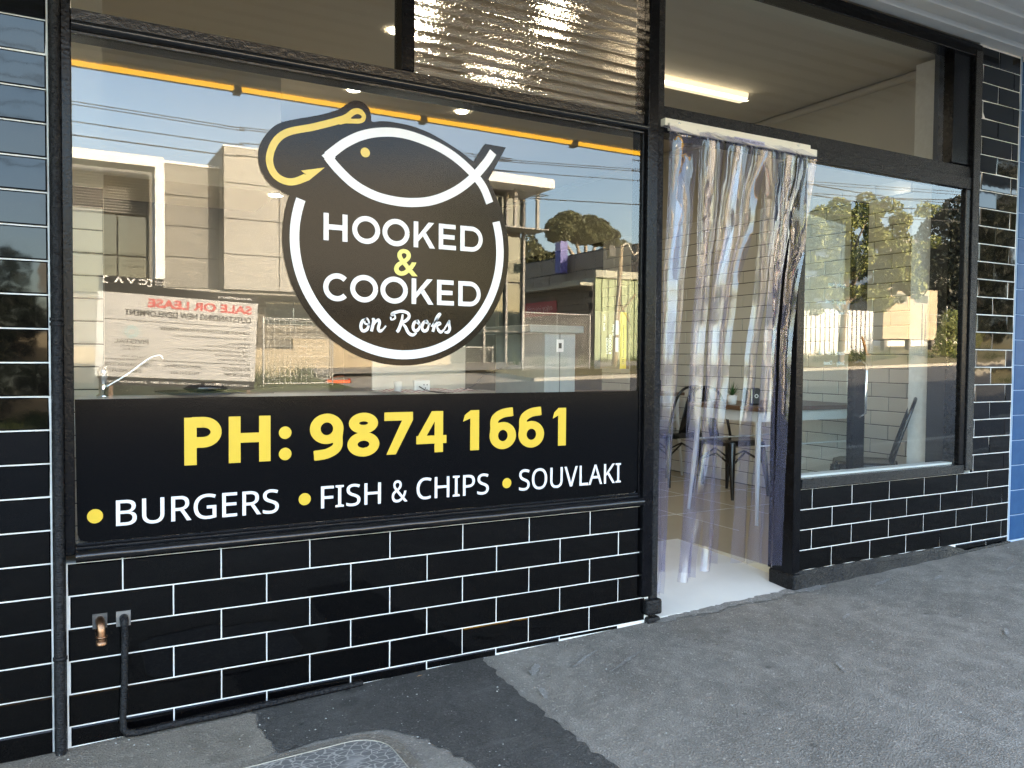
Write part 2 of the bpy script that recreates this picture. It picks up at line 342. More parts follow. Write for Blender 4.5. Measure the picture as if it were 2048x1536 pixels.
# ------------------------------------------------------------------ tiles
def tile_mesh(w_, h, mt, d=.006, cush=.006):
    """pillowed tile face towards -y, origin at centre"""
    b = MB(); x, z = w_ / 2, h / 2; c = cush
    o = [(-x, 0, -z), (x, 0, -z), (x, 0, z), (-x, 0, z)]
    e = [(-x, -d * .55, -z), (x, -d * .55, -z), (x, -d * .55, z), (-x, -d * .55, z)]
    i = [(-x + c, -d, -z + c), (x - c, -d, -z + c), (x - c, -d, z - c), (-x + c, -d, z - c)]
    for k_ in range(4):
        q = (k_ + 1) % 4
        b.face([o[k_], o[q], e[q], e[k_]]); b.face([e[k_], e[q], i[q], i[k_]])
    b.face(i); return b.mesh('tile', mt)
TM = {}
def tile(parent, x0, x1, z0, z1, mt='tile', y=0.0, tilt=.35, basis=None, d=.006, cush=.004):
    w_, h = round(x1 - x0, 3), round(z1 - z0, 3)
    if w_ < .012 or h < .008: return
    key = (w_, h, mt)
    if key not in TM: TM[key] = tile_mesh(w_, h, M[mt], d, min(cush, w_ / 4, h / 4))
    rx, rz = rnd.gauss(0, R(tilt)), rnd.gauss(0, R(tilt * .6))
    cx, cz = (x0 + x1) / 2, (z0 + z1) / 2
    if basis is None: inst('tile', TM[key], parent, (cx, y, cz), (rx, 0, rz))
    else: inst('tile', TM[key], parent, basis(cx, cz), (rx, 0, rz + basis.rz))
TW, TH, G = .2996, .1025, .0044
Z0 = .600
def tiled(parent, x0, x1, ztop, zbot_fn, off=0.0, step=(0, .5), mt='tile', tw=TW, th=TH, z0=Z0, y=0.0, tilt=.35, g=G):
    k0 = math.floor((ztop - z0) / th + 1e-6)
    row = k0 + 1
    while True:
        zt, zb = z0 + row * th, z0 + (row - 1) * th
        ph = off + (step[0] if row % 2 else step[1]) * tw
        if zt < zbot_fn(x0) - .001 and zt < zbot_fn(x1): break
        n = math.floor((x0 - ph) / tw)
        while ph + n * tw < x1:
            a, b = max(x0, ph + n * tw), min(x1, ph + (n + 1) * tw)
            lo = max(zb, zbot_fn((a + b) / 2)); hi = min(zt, ztop)
            if hi - lo > .01 and b - a > .012: tile(parent, a + g / 2, b - g / 2, lo + g / 2 if lo == zb else lo, hi - g / 2, mt, y, tilt)
            n += 1
        row -= 1
        if row < -30: break
gfun = lambda x: base_z(x) + .004
# wall under the big window
wl = empty('tiled_wall', (0, 0, 0), 'low wall of black brick tiles with white joints under the big shop window', 'tiled wall')
MB().box(-.1585, 2.115, -.0022, .12, .0, .7024).build('grout', M['grout'], wl)
tiled(wl, -.155, 2.095, .7025, gfun)
# wall under the right window
wr = empty('tiled_wall', (0, 0, 0), 'low wall of black brick tiles under the small right window beside the doorway', 'tiled wall')
MB().box(3.062, 4.874, -.0020, .12, .05, .7024).build('grout', M['grout'], wr)
tiled(wr, 3.066, 4.868, .7025, lambda x: .292 if x < 4.30 else base_z(x) + .004, off=.158 - .0)
pr_ = MB(); rows = []
for i in range(61):
    x = 3.03 + i * 1.845 / 60; zt = .2935 if x < 4.30 else max(base_z(x) + .010, .2935 - (x - 4.30) * .3)
    y = -.013 - .010 * (.5 + .5 * math.sin(i * .7)) * (1 if x < 4.3 else .25); zt2 = zt + .0015 * math.sin(i * 1.3)
    rows.append([(x, .1, zt2), (x, -.008, zt2), (x, y, zt2 - .018), (x, y - .006, base_z(x) + .012), (x, y - .014, base_z(x) - .03)])
pr_.grid(rows, False)
pr_.build('plinth', M['oldpaint'], wr)
# right pilaster
wp = empty('tiled_pilaster', (0, 0, 0), 'tall narrow pier of black brick tiles between the small window and the blue tiles', 'tiled pilaster')
MB().box(4.467, 4.874, -.0021, .4, .7026, 3.17).build('grout', M['grout'], wp)
tiled(wp, 4.470, 4.868, 3.16, lambda x: .7025, off=.158, tilt=.9)
# left pilaster
wq = empty('tiled_pilaster', (0, 0, 0), 'black tiled pier left of the downpipe at the left end of the shopfront', 'tiled pilaster')
MB().box(-1.2, -.1935, -.0021, .4, .0, 3.17).build('grout', M['grout'], wq)
tiled(wq, -1.19, -.197, 3.16, lambda x: base_z(x) + .004, off=.10, z0=Z0 + .006, step=(0, .0), tw=.60, tilt=1.0, y=-.001)
# blue neighbour
wb = empty('tiled_wall', (0, 0, 0), 'neighbouring wall of sky blue square tiles right of the black pier', 'tiled wall')
MB().box(4.8745, 9, -.008, .4, .1, 3.3).build('grout', mat('pale_blue_grout', (.35, .45, .6), .8), wb)
r_ = 0
for i in range(21):
    for j in range(8):
        x0 = 4.881 + j * .152; z0 = .264 + i * .1525 - .152
        tile(wb, x0, x0 + .149, max(z0, base_z(x0) + .01), z0 + .1495, 'tile_blue', y=-.006, tilt=.5)
# building mass behind and above
bl = empty('shop_building', (0, 3, 0), 'row of flat roofed shops whose front carries the awning', 'building')
def bx(name, x0, x1, y0, y1, z0, z1, mt, par, bev=0, **k): 
    return MB().box(x0, x1, y0, y1, z0, z1).build(name, mt, par, bev, **k)
def loc(par, b):  # shift a builder made in world space into the parent's space
    p = par.location; b.v = [(x - p.x, y - p.y, z - p.z) for x, y, z in b.v]; return b
loc(bl, MB().box(-30, 40, .01, .4, 3.2, 5.35)).build('parapet', M['wallp'], bl)
loc(bl, MB().box(-30, 40, .4, 14, 3.75, 4.4)).build('roof', M['grey'], bl)
loc(bl, MB().box(-30, -.35, .03, 14, -.8, 3.75)).build('wall', M['wallp'], bl)
loc(bl, MB().box(5.2, 40, .03, 14, -.8, 3.75)).build('wall', M['wallp'], bl)
loc(bl, MB().box(-.5, 5.6, 13.5, 14, -.8, 3.75)).build('wall', M['wallp'], bl)

# ------------------------------------------------------------------ shopfront frame
fr = empty('shopfront_frame', (0, 0, 0), 'black gloss painted timber frame round the shop windows and doorway', 'window frame')
def part(name, b, mt, par=None, bev=.004, **k): return b.build(name, M[mt], par or fr, bev, **k)
part('post', MB().box(-.162, -.132, -.02, .08, .73, 3.12), 'paint')
part('post', MB().box(2.062, 2.118, -.026, .085, .30, 3.12), 'paint')
part('post', MB().box(2.1185, 2.160, -.012, .10, .27, 3.12), 'oldpaint')
part('post_foot', MB().box(2.085, 2.172, -.035, .11, .215, .285), 'oldpaint', bev=.012)
part('post_foot', MB().box(2.095, 2.168, -.03, .11, .15, .205), 'oldpaint', bev=.012)
part('post', MB().box(3.012, 3.062, -.012, .135, .275, 2.345), 'paint')
part('post_foot', MB().box(3.005, 3.066, -.03, .14, .19, .285), 'oldpaint', bev=.01)
part('post', MB().box(4.352, 4.40, -.012, .09, .757, 2.33), 'paint')
part('post', MB().box(4.402, 4.466, -.022, .09, .72, 3.12), 'oldpaint')
part('post', MB().box(4.23, 4.400, .0, .09, 2.47, 3.12), 'paint')
part('sill_rail', MB().box(3.064, 4.40, -.016, .09, .704, .756), 'oldpaint')
part('header', MB().box(2.161, 4.40, -.006, .09, 2.346, 2.462), 'oldpaint')
part('header', MB().box(3.066, 4.40, -.014, .02, 2.332, 2.40), 'oldpaint')
part('top_rail', MB().box(-.13, 4.466, -.018, .09, 3.085, 3.155), 'paint')
# transom beam with rounded mouldings
bm_ = MB(); prof = []
for a in range(9): t = math.pi * a / 8; prof.append((-.006 - .022 * math.sin(t), 2.349 + .016 * math.cos(t)))
bm_.grid([[(-.131, y, z) for y, z in prof], [(2.061, y, z) for y, z in prof]], True)
bm_.box(-.131, 2.061, -.0055, .08, 2.326, 2.40)
part('transom', bm_, 'paintg', bev=0)
part('mullion', MB().box(.935, .985, -.012, .07, 2.401, 3.083), 'paint')
# sill: half round rail
bm_ = MB(); prof = []
for a in range(11): t = math.pi * a / 10; prof.append((-.01 - .034 * math.sin(t), .727 + .0215 * math.cos(t)))
nx = 24
bm_.grid([[(-.132 + 2.19 * i / nx, y + .0012 * math.sin(i * 1.7), z + .0008 * math.sin(i * 2.3)) for y, z in prof] for i in range(nx + 1)], True)
bm_.face([(-.132, y, z) for y, z in prof]); bm_.face([(2.058, y, z) for y, z in prof][::-1])
bm_.box(-.13, 2.06, -.009, .10, .704, .7525)
part('sill', bm_, 'paintg', bev=0)
part('bead', MB().box(-.131, 2.061, -.007, .004, .753, .762), 'paint', bev=.002)
part('bead', MB().box(2.048, 2.061, -.007, .004, .763, 2.325), 'paint', bev=.002)
# panes
win = empty('shop_window', (0, 0, 0), 'large fixed shop window pane carrying the round logo and black phone banner', 'window')
def pane(par, x0, x1, z0, z1, y=.004, mt='glass', name='pane'):
    return MB().face([(x0, y, z0), (x1, y, z0), (x1, y, z1), (x0, y, z1)]).build(name, M[mt], par)
pane(win, -.131, 2.0615, .753, 2.3255)
win2 = empty('shop_window', (0, 0, 0), 'smaller shop window right of the doorway mirroring a leafy street tree', 'window'); pane(win2, 3.063, 4.3515, .757, 2.331)
MB().box(3.064, 4.35, .03, .095, .735, .7665).build('inner_sill', M['wmetal'], win2)
win3 = empty('transom_window', (0, 0, 0), 'clear transom pane above the doorway showing the lit ceiling batten', 'window'); pane(win3, 2.161, 4.229, 2.463, 3.084, .03, 'glass2')
win4 = empty('transom_window', (0, 0, 0), 'clear transom pane above the left half of the big window', 'window'); pane(win4, -.131, .934, 2.401, 3.084, .02, 'glass2')
# reeded pane
RG = bpy.data.materials.new('reeded_glass'); RG.use_nodes = True; t = RG.node_tree; t.nodes.clear()
out = t.nodes.new('ShaderNodeOutputMaterial'); rf = t.nodes.new('ShaderNodeBsdfRefraction'); gl = t.nodes.new('ShaderNodeBsdfGlossy'); mxs = t.nodes.new('ShaderNodeMixShader')
tl = t.nodes.new('ShaderNodeBsdfTranslucent'); tl.inputs[0].default_value = (.5, .47, .42, 1); mx2 = t.nodes.new('ShaderNodeMixShader'); mx2.inputs[0].default_value = .08
rf.inputs['IOR'].default_value = 1.15; rf.inputs['Roughness'].default_value = .10; rf.inputs[0].default_value = (.85, .8, .72, 1); gl.inputs['Roughness'].default_value = .25
tcn = t.nodes.new('ShaderNodeTexCoord'); n1 = t.nodes.new('ShaderNodeTexNoise'); n1.inputs['Scale'].default_value = 170; n1.inputs['Detail'].default_value = 1
bn = t.nodes.new('ShaderNodeBump'); bn.inputs['Strength'].default_value = 1; bn.inputs['Distance'].default_value = .0035
t.links.new(tcn.outputs['Object'], n1.inputs[0]); t.links.new(n1.outputs[0], bn.inputs['Height']); t.links.new(bn.outputs[0], rf.inputs['Normal']); t.links.new(bn.outputs[0], gl.inputs['Normal'])
mxs.inputs[0].default_value = .10; t.links.new(rf.outputs[0], mx2.inputs[1]); t.links.new(tl.outputs[0], mx2.inputs[2])
t.links.new(mx2.outputs[0], mxs.inputs[1]); t.links.new(gl.outputs[0], mxs.inputs[2]); t.links.new(mxs.outputs[0], out.inputs[0])
win5 = empty('transom_window', (0, 0, 0), 'reeded obscure glass transom of horizontal ribs glowing with lamplight', 'window')
b = MB(); rows = []; z = 2.402
while z < 3.083:
    for f, yy in ((0, 0), (.10, .004), (.5, 0.007), (.90, .004)): rows.append([(.986, .012 - yy, z + f * .0415), (2.0605, .012 - yy, z + f * .0415)])
    z += .0415
b.grid(rows, True).build('pane', RG, win5)

# ------------------------------------------------------------------ lettering helpers
FD = None
for p_ in (bpy.utils.system_resource('DATAFILES', path='fonts'),):
    if p_ and os.path.exists(os.path.join(p_, 'NotoSansMath-Regular.woff2')): FD = os.path.join(p_, 'NotoSansMath-Regular.woff2')
FONT = None
try:
    if FD: FONT = bpy.data.fonts.load(FD)
except Exception: FONT = None
def text_pts(s, bold=0.0, space=1.0, font=False):
    cu = bpy.data.curves.new('t', 'FONT'); cu.body = s; cu.offset = bold; cu.resolution_u = 5; cu.space_character = space
    if FONT and font: cu.font = FONT
    o = bpy.data.objects.new('t', cu); col.objects.link(o); bpy.context.view_layer.update()
    dg = bpy.context.evaluated_depsgraph_get(); me = bpy.data.meshes.new_from_object(o.evaluated_get(dg))
    v = [(p.co.x, p.co.y) for p in me.vertices]; f = [list(p.vertices) for p in me.polygons]
    bpy.data.objects.remove(o); bpy.data.curves.remove(cu); bpy.data.meshes.remove(me)
    return v, f
def text(name, s, parent, mt, x0, x1, z0, z1, y, bold=0.0, place=None, space=1.0, keep=False, font=False):
    """lettering fitted into the box x0..x1, z0..z1; keep=True fits height only, from x0"""
    v, f = text_pts(s, bold, space, font)
    if not v: return
    ax, bx_ = min(p[0] for p in v), max(p[0] for p in v); ay, by = min(p[1] for p in v), max(p[1] for p in v)
    sz = (z1 - z0) / (by - ay); sx_ = sz if keep else (x1 - x0) / (bx_ - ax)
    pl = place or (lambda u, z: (u, y, z))
    b = MB(); b.v = [pl(x0 + (p[0] - ax) * sx_, z0 + (p[1] - ay) * sz) for p in v]; b.f = f; b.sm = [False] * len(f)
    return b.build(name, M[mt], parent)
def stroke(b, pts, wd, y, cap=False):
    """flat ribbon along 2D points; wd number or list"""
    n = len(pts); ws = wd if isinstance(wd, list) else [wd] * n; L_, R_ = [], []
    for i, p in enumerate(pts):
        a = pts[max(0, i - 1)]; c = pts[min(n - 1, i + 1)]; dx, dz = c[0] - a[0], c[1] - a[1]; l = math.hypot(dx, dz) or 1
        nx_, nz_ = -dz / l * ws[i] / 2, dx / l * ws[i] / 2
        L_.append((p[0] + nx_, y, p[1] + nz_)); R_.append((p[0] - nx_, y, p[1] - nz_))
    b.grid([L_, R_], False); return b
def smooth_pts(P, k=6, closed=False):
    out = []; n = len(P)
    for i in range(n if closed else n - 1):
        p0 = P[(i - 1) % n] if closed or i > 0 else P[0]; p1 = P[i]; p2 = P[(i + 1) % n]; p3 = P[(i + 2) % n] if closed or i < n - 2 else P[-1]
        for j in range(k):
            t_ = j / k
            out.append(tuple(.5 * (2 * p1[c] + (p2[c] - p0[c]) * t_ + (2 * p0[c] - 5 * p1[c] + 4 * p2[c] - p3[c]) * t_ ** 2 + (3 * p1[c] - p0[c] - 3 * p2[c] + p3[c]) * t_ ** 3) for c in range(len(p1))))
    if not closed: out.append(P[-1])
    return out
def poly(pts, y, name, mt, parent, holes=()):
    from mathutils.geometry import tessellate_polygon
    loops = [[Vector((p[0], p[1], 0)) for p in pts]] + [[Vector((p[0], p[1], 0)) for p in h] for h in holes]
    flat = [p for l in loops for p in l]; tris = tessellate_polygon(loops)
    b = MB(); b.v = [(p.x, y, p.y) for p in flat]; b.f = [list(t_) for t_ in tris]; b.sm = [False] * len(b.f)
    return b.build(name, mt if not isinstance(mt, str) else M[mt], parent)
def disc(c, r, y, name, mt, par, n=32):
    return poly([(c[0] + r * math.cos(2 * math.pi * i / n), c[1] + r * math.sin(2 * math.pi * i / n)) for i in range(n)], y, name, mt, par)

# ------------------------------------------------------------------ phone banner
pb = empty('banner_sticker', (0, 0, 0), 'black window banner with yellow phone number and burgers, fish and souvlaki lettering', 'sign')
ps = [(-.126, .79), (-.118, .772), (-.095, .764), (2.02, .764), (2.04, .772), (2.047, .79), (2.047, 1.2105), (-.1305, 1.2105)]
poly(ps, -.0015, 'film', 'film', pb)
def bold_glyph(ch, a, b_, z0, z1, s_, par, mt_, yb):
    w_, h = b_ - a, z1 - z0; st_ = [0]; m_ = MB()
    def yy(): st_[0] += 1; return yb - .00012 * st_[0]
    def Q(pts): y_ = yy(); m_.face([(a + x * w_, y_, z0 + z * h) for x, z in pts])
    def S(pts, wd=s_, sm=True):
        pts = [(a + x * w_, z0 + z * h) for x, z in pts]; stroke(m_, smooth_pts(pts, 6) if sm else pts, wd, yy())
    def E_(cx, cz, rx, rz, wx=s_, flip=1):   # ring with thicker sides
        o, i_ = [], []
        for k_ in range(41):
            t_ = 2 * math.pi * k_ / 40; c, sn = math.cos(t_), math.sin(t_)
            o.append((a + cx * w_ + rx * w_ * c, 0, z0 + cz * h + rz * h * sn)); i_.append((a + cx * w_ + (rx * w_ - wx) * c, 0, z0 + cz * h + (rz * h - wx * .82) * sn))
        y_ = yy(); m_.grid([[(x, y_, z) for x, _, z in o], [(x, y_, z) for x, _, z in i_]], False)
    sw, sh = s_ / w_, s_ / h
    if ch == 'P':
        Q([(0, 0), (sw, 0), (sw, 1), (0, 1)])
        m2 = [(.2, 1 - sh * .42), (.5, 1 - sh * .42)] + [(.5 + (.5 - sw / 2) * math.sin(R(t_)), .685 + (.315 - sh * .42) * math.cos(R(t_))) for t_ in range(0, 181, 12)] + [(.2, .37 + sh * .42)]
        S(m2, s_ * .92, False)
    elif ch == 'H': Q([(0, 0), (sw, 0), (sw, 1), (0, 1)]); Q([(1 - sw, 0), (1, 0), (1, 1), (1 - sw, 1)]); Q([(sw * .9, .43), (1 - sw * .9, .43), (1 - sw * .9, .43 + sh * .85), (sw * .9, .43 + sh * .85)])
    elif ch in '96':
        f_ = (lambda x, z: (x, z)) if ch == '9' else (lambda x, z: (1 - x, 1 - z))
        cx, cz = f_(.5, .665); E_(cx, cz, .5, .345)
        S([f_(1 - sw * .47, .66), f_(1 - sw * .55, .48), f_(.80, .24), f_(.52, .105), f_(.12, .065)], [s_ * .92] * 24 + [s_ * .86])
    elif ch == '8': E_(.5, .275, .5, .285); E_(.5, .765, .455, .243)
    elif ch == '7': Q([(0, 1 - sh * .82), (1, 1 - sh * .82), (1, 1), (0, 1)]); Q([(1 - sw * 1.12, 1 - sh * .80), (1, 1 - sh * .80), (.40, 0), (.07, 0)])
    elif ch == '4':
        x0 = .60; Q([(x0, 0), (x0 + sw * .92, 0), (x0 + sw * .92, 1), (x0, 1)]); Q([(0, .215), (1, .215), (1, .215 + sh * .80), (0, .215 + sh * .80)])
        Q([(0, .215 + sh * .5), (.28, .215 + sh * .5), (x0 + .04, .80), (x0 + .04, 1), (.50, 1)])
    elif ch == '1': Q([(1 - sw, 0), (1, 0), (1, 1), (1 - sw, 1)]); Q([(0, .72), (.10, .90 - .02), (1 - sw * .98, 1), (1 - sw * .98, .80)])
    m_.build('digit' if ch.isdigit() else 'letter', M[mt_], par)
ZA, ZB = .988, 1.145
for ch, (a, b_) in zip('PH:98741661', [(0.185, 0.304), (0.325, 0.463), (0.491, 0.535), (0.599, 0.721), (0.735, 0.856), (0.875, 0.988), (1.002, 1.126), (1.196, 1.266), (1.312, 1.432), (1.443, 1.564), (1.605, 1.67)]):
    if ch == ':':
        for zz in (.022, .096): disc(((a + b_) / 2, ZA + zz), .0218, -.003, 'colon_dot', 'vyellow', pb)
    else: bold_glyph(ch, a, b_, ZA, ZB, .0385, pb, 'vyellow', -.003)
for s_, a, b_, c, d in (('BURGERS', -.018, .491, .806, .890), ('FISH', .639, .863, .808, .889), ('&', .905, .968, .808, .891), ('CHIPS', 1.004, 1.311, .811, .894), ('SOUVLAKI', 1.448, 1.956, .813, .900)):
    text('lettering', s_, pb, 'vwhite', a, b_, c, d, -.003, bold=.004, font=True)
for cx, cz, r in ((-.077, .844, .0225), (.581, .847, .0215), (1.392, .849, .0205)): disc((cx, cz), r, -.003, 'bullet', 'vyellow', pb)

# ------------------------------------------------------------------ round logo sticker
lg = empty('logo_sticker', (0, 0, 0), 'round black window sticker with white fish, yellow hook and shop name', 'sign')
CC = (.9485, 1.7615)
right = [(.727, 2.243), (.747, 2.258), (.768, 2.264), (.793, 2.26), (.814, 2.241), (.821, 2.218), (.825, 2.198), (.86, 2.205), (.908, 2.208), (.977, 2.204), (1.043, 2.191), (1.11, 2.167), (1.174, 2.139)]
rt = smooth_pts(right, 4) + [(1.235, 2.105), (1.285, 2.180), (1.376, 2.178), (1.300, 2.045)]
a0 = math.atan2(2.00 - 1.76, 1.325 - CC[0]); a1 = math.pi - math.atan2(1.905 - 1.76, CC[0] - .523) - 2 * math.pi
arc = [(CC[0] + .444 * math.cos(a0 + (a1 - a0) * i / 70), CC[1] + .444 * math.sin(a0 + (a1 - a0) * i / 70)) for i in range(71)]
left = smooth_pts([(.508, 1.911), (.464, 1.934), (.435, 1.972), (.424, 2.017), (.428, 2.059), (.451, 2.103), (.488, 2.141), (.548, 2.166), (.629, 2.192), (.698, 2.221), (.727, 2.243)], 4)
poly(rt + arc + left[:-1], -.002, 'backing', 'film', lg)
Y1 = -.0035
def arcstroke(a, b_, r, wd, mt, name):
    s = MB(); stroke(s, [(CC[0] + r * math.cos(R(a + (b_ - a) * i / 80)), CC[1] + r * math.sin(R(a + (b_ - a) * i / 80))) for i in range(81)], wd, Y1); s.build(name, M[mt], lg)
aL = math.degrees(math.atan2(1.8945 - CC[1], .565 - CC[0])); aR = math.degrees(math.atan2(1.8835 - CC[1], 1.336 - CC[0]))
arcstroke(aL, 360 + aR, .4035, .033, 'vwhite', 'ring')
f_ = MB()
upc = smooth_pts([(.661, 2.053), (.728, 2.110), (.804, 2.150), (.897, 2.170), (.988, 2.166), (1.099, 2.137), (1.191, 2.089), (1.268, 2.022), (1.305, 1.953)], 6)
loc_ = smooth_pts([(.661, 2.053), (.698, 2.013), (.758, 1.966), (.83, 1.935), (.909, 1.922), (.99, 1.924), (1.072, 1.942), (1.157, 1.984), (1.227, 2.039), (1.285, 2.103), (1.318, 2.152)], 6)
stroke(f_, upc, .033, Y1); f_.build('fish_outline', M['vwhite'], lg)
f_ = MB(); stroke(f_, loc_, .033, Y1 - .0003); f_.build('fish_outline', M['vwhite'], lg)
poly([(.640, 2.053), (.668, 2.078), (.690, 2.053), (.668, 2.028)], Y1 - .0006, 'fish_outline', 'vwhite', lg)
disc((.799, 2.084), .0175, Y1, 'fish_eye', 'vyellow', lg)
f_ = MB(); hk = smooth_pts([(.715, 2.190), (.678, 2.174), (.605, 2.146), (.525, 2.119), (.483, 2.084), (.462, 2.034), (.464, 1.994), (.483, 1.964), (.515, 1.950), (.548, 1.953), (.585, 1.972)], 6)
stroke(f_, hk, .0245, Y1); f_.build('hook', M['vyellow'], lg)
poly([(.651, 2.013), (.567, 1.992), (.584, 1.981), (.569, 1.976), (.562, 1.945), (.596, 1.962), (.629, 1.992)], Y1 - .0003, 'hook_barb', 'vyellow', lg)
poly(smooth_pts([(.698, 2.191), (.727, 2.211), (.747, 2.229), (.768, 2.237), (.788, 2.233), (.801, 2.215), (.796, 2.195), (.778, 2.184), (.748, 2.180), (.723, 2.176), (.703, 2.170)], 3, True), Y1 - .0003, 'hook_eye', 'vyellow', lg,
     [smooth_pts([(.745, 2.197), (.758, 2.211), (.773, 2.217), (.785, 2.210), (.780, 2.202), (.763, 2.199)], 3, True)])
def bar(b, x0, z0, x1, z1, wd): stroke(b, [(x0, z0), (x1, z1)], wd, Y1)
def bigword(word, z0, z1, spans):
    h = z1 - z0; w_ = .0185
    for ch, (a, b_) in zip(word, spans):
        s = MB(); cx, cz = (a + b_) / 2, (z0 + z1) / 2
        def box(xa, xb, za, zb): s.face([(xa, Y1, za), (xb, Y1, za), (xb, Y1, zb), (xa, Y1, zb)])
        if ch in 'OC':
            rx, rz = (b_ - a) / 2 - w_ / 2, h / 2 + .002 - w_ / 2
            if ch == 'C': rx = (b_ - a) / 2 - w_ / 2 + .004; cx = a + rx + w_ / 2
            t0, t1 = (0, 360) if ch == 'O' else (44, 316)
            stroke(s, [(cx + rx * math.cos(R(t0 + (t1 - t0) * i / 40)), cz + rz * math.sin(R(t0 + (t1 - t0) * i / 40))) for i in range(41)], w_, Y1)
        elif ch == 'H': box(a, a + w_, z0, z1); box(b_ - w_, b_, z0, z1); box(a + w_, b_ - w_, cz - w_ / 2, cz + w_ / 2)
        elif ch == 'E':
            box(a, a + w_, z0, z1)
            for zz, xb in ((z0, b_), (cz - w_ * .45, b_ - .006), (z1 - w_ * .9, b_ - .002)): box(a + w_, xb, zz, zz + w_ * .9)
        elif ch == 'K':
            box(a, a + w_, z0, z1)
            s.face([(a + w_, Y1, cz - .026), (a + w_, Y1, cz - .003), (b_ - .027, Y1, z1), (b_ - .004, Y1, z1)])
            s.face([(a + .036, Y1, cz - .004), (a + .048, Y1, cz + .011), (b_, Y1, z0), (b_ - .022, Y1, z0)])
        elif ch == 'D':
            ri_ = h / 2 - w_ * .45; xs = b_ - ri_ - w_ / 2
            pts = [(a + w_, z1 - w_ * .45)] + [(xs + ri_ * math.cos(R(90 - 180 * i / 24)), cz + ri_ * math.sin(R(90 - 180 * i / 24))) for i in range(25)] + [(a + w_, z0 + w_ * .45)]
            stroke(s, pts, w_ * .92, Y1); box(a, a + w_, z0, z1)
        s.build('letter', M['vwhite'], lg)
bigword('HOOKED', 1.759, 1.855, [(.647, .734), (.751, .856), (.865, .971), (.987, 1.074), (1.089, 1.161), (1.179, 1.276)])
bigword('COOKED', 1.548, 1.643, [(.646, .738), (.744, .849), (.858, .965), (.980, 1.069), (1.083, 1.154), (1.172, 1.269)])
text('ampersand', '&', lg, 'vlime', .910, 1.004, 1.650, 1.749, Y1, bold=.012)
# script words, brush strokes of changing width
def script(segs, s0=1.0):
    for si, (P, wd) in enumerate(segs):
        q = smooth_pts([(x, z, wv) for (x, z), wv in zip(P, wd)], 6)
        s = MB(); stroke(s, [(a, b_) for a, b_, c in q], [c for a, b_, c in q], Y1 - .00015 * si); s.build('script_letter', M['vwhite'], lg)
T_, H_ = .0065, .0115
script([
 ([(.806, 1.487), (.790, 1.478), (.784, 1.458), (.792, 1.443), (.808, 1.450), (.815, 1.472), (.808, 1.488), (.799, 1.482), (.800, 1.470), (.818, 1.466)], [T_, H_, H_, H_, H_, T_, T_, T_, T_, T_]),
 ([(.826, 1.486), (.833, 1.484), (.829, 1.462), (.824, 1.442)], [T_, H_, H_, H_]),
 ([(.826, 1.452), (.838, 1.474), (.850, 1.484), (.855, 1.474), (.850, 1.452), (.858, 1.444), (.870, 1.452), (.880, 1.464)], [T_, T_, H_, H_, H_, H_, T_, T_]),
 ([(.898, 1.497), (.900, 1.487), (.915, 1.492), (.912, 1.505), (.903, 1.505), (.910, 1.512), (.940, 1.519), (.965, 1.513), (.970, 1.498), (.955, 1.483), (.935, 1.477)], [T_, T_, T_, T_, H_, H_, H_, H_, H_, H_, T_]),
 ([(.945, 1.508), (.940, 1.480), (.930, 1.452), (.922, 1.442)], [T_, H_, .013, H_]),
 ([(.940, 1.478), (.955, 1.462), (.968, 1.440), (.985, 1.432), (1.000, 1.441)], [T_, H_, H_, H_, T_]),
 ([(1.005, 1.487), (.992, 1.479), (.986, 1.462), (.992, 1.449), (1.006, 1.452), (1.013, 1.470), (1.006, 1.487), (1.000, 1.480), (1.016, 1.470)], [T_, H_, H_, H_, H_, T_, T_, T_, T_]),
 ([(1.040, 1.487), (1.028, 1.479), (1.022, 1.462), (1.028, 1.449), (1.042, 1.452), (1.049, 1.470), (1.042, 1.487), (1.036, 1.480), (1.056, 1.474)], [T_, H_, H_, H_, H_, T_, T_, T_, T_]),
 ([(1.060, 1.465), (1.085, 1.495), (1.097, 1.512), (1.092, 1.515), (1.082, 1.500), (1.073, 1.470), (1.066, 1.446)], [T_, T_, T_, T_, H_, H_, H_]),
 ([(1.072, 1.466), (1.090, 1.482), (1.098, 1.476), (1.084, 1.467), (1.090, 1.452), (1.100, 1.446), (1.112, 1.455)], [T_, T_, T_, T_, H_, H_, T_]),
 ([(1.112, 1.455), (1.128, 1.480), (1.134, 1.490), (1.133, 1.476), (1.136, 1.458), (1.128, 1.446), (1.114, 1.445)], [T_, T_, T_, H_, H_, H_, T_]),
])

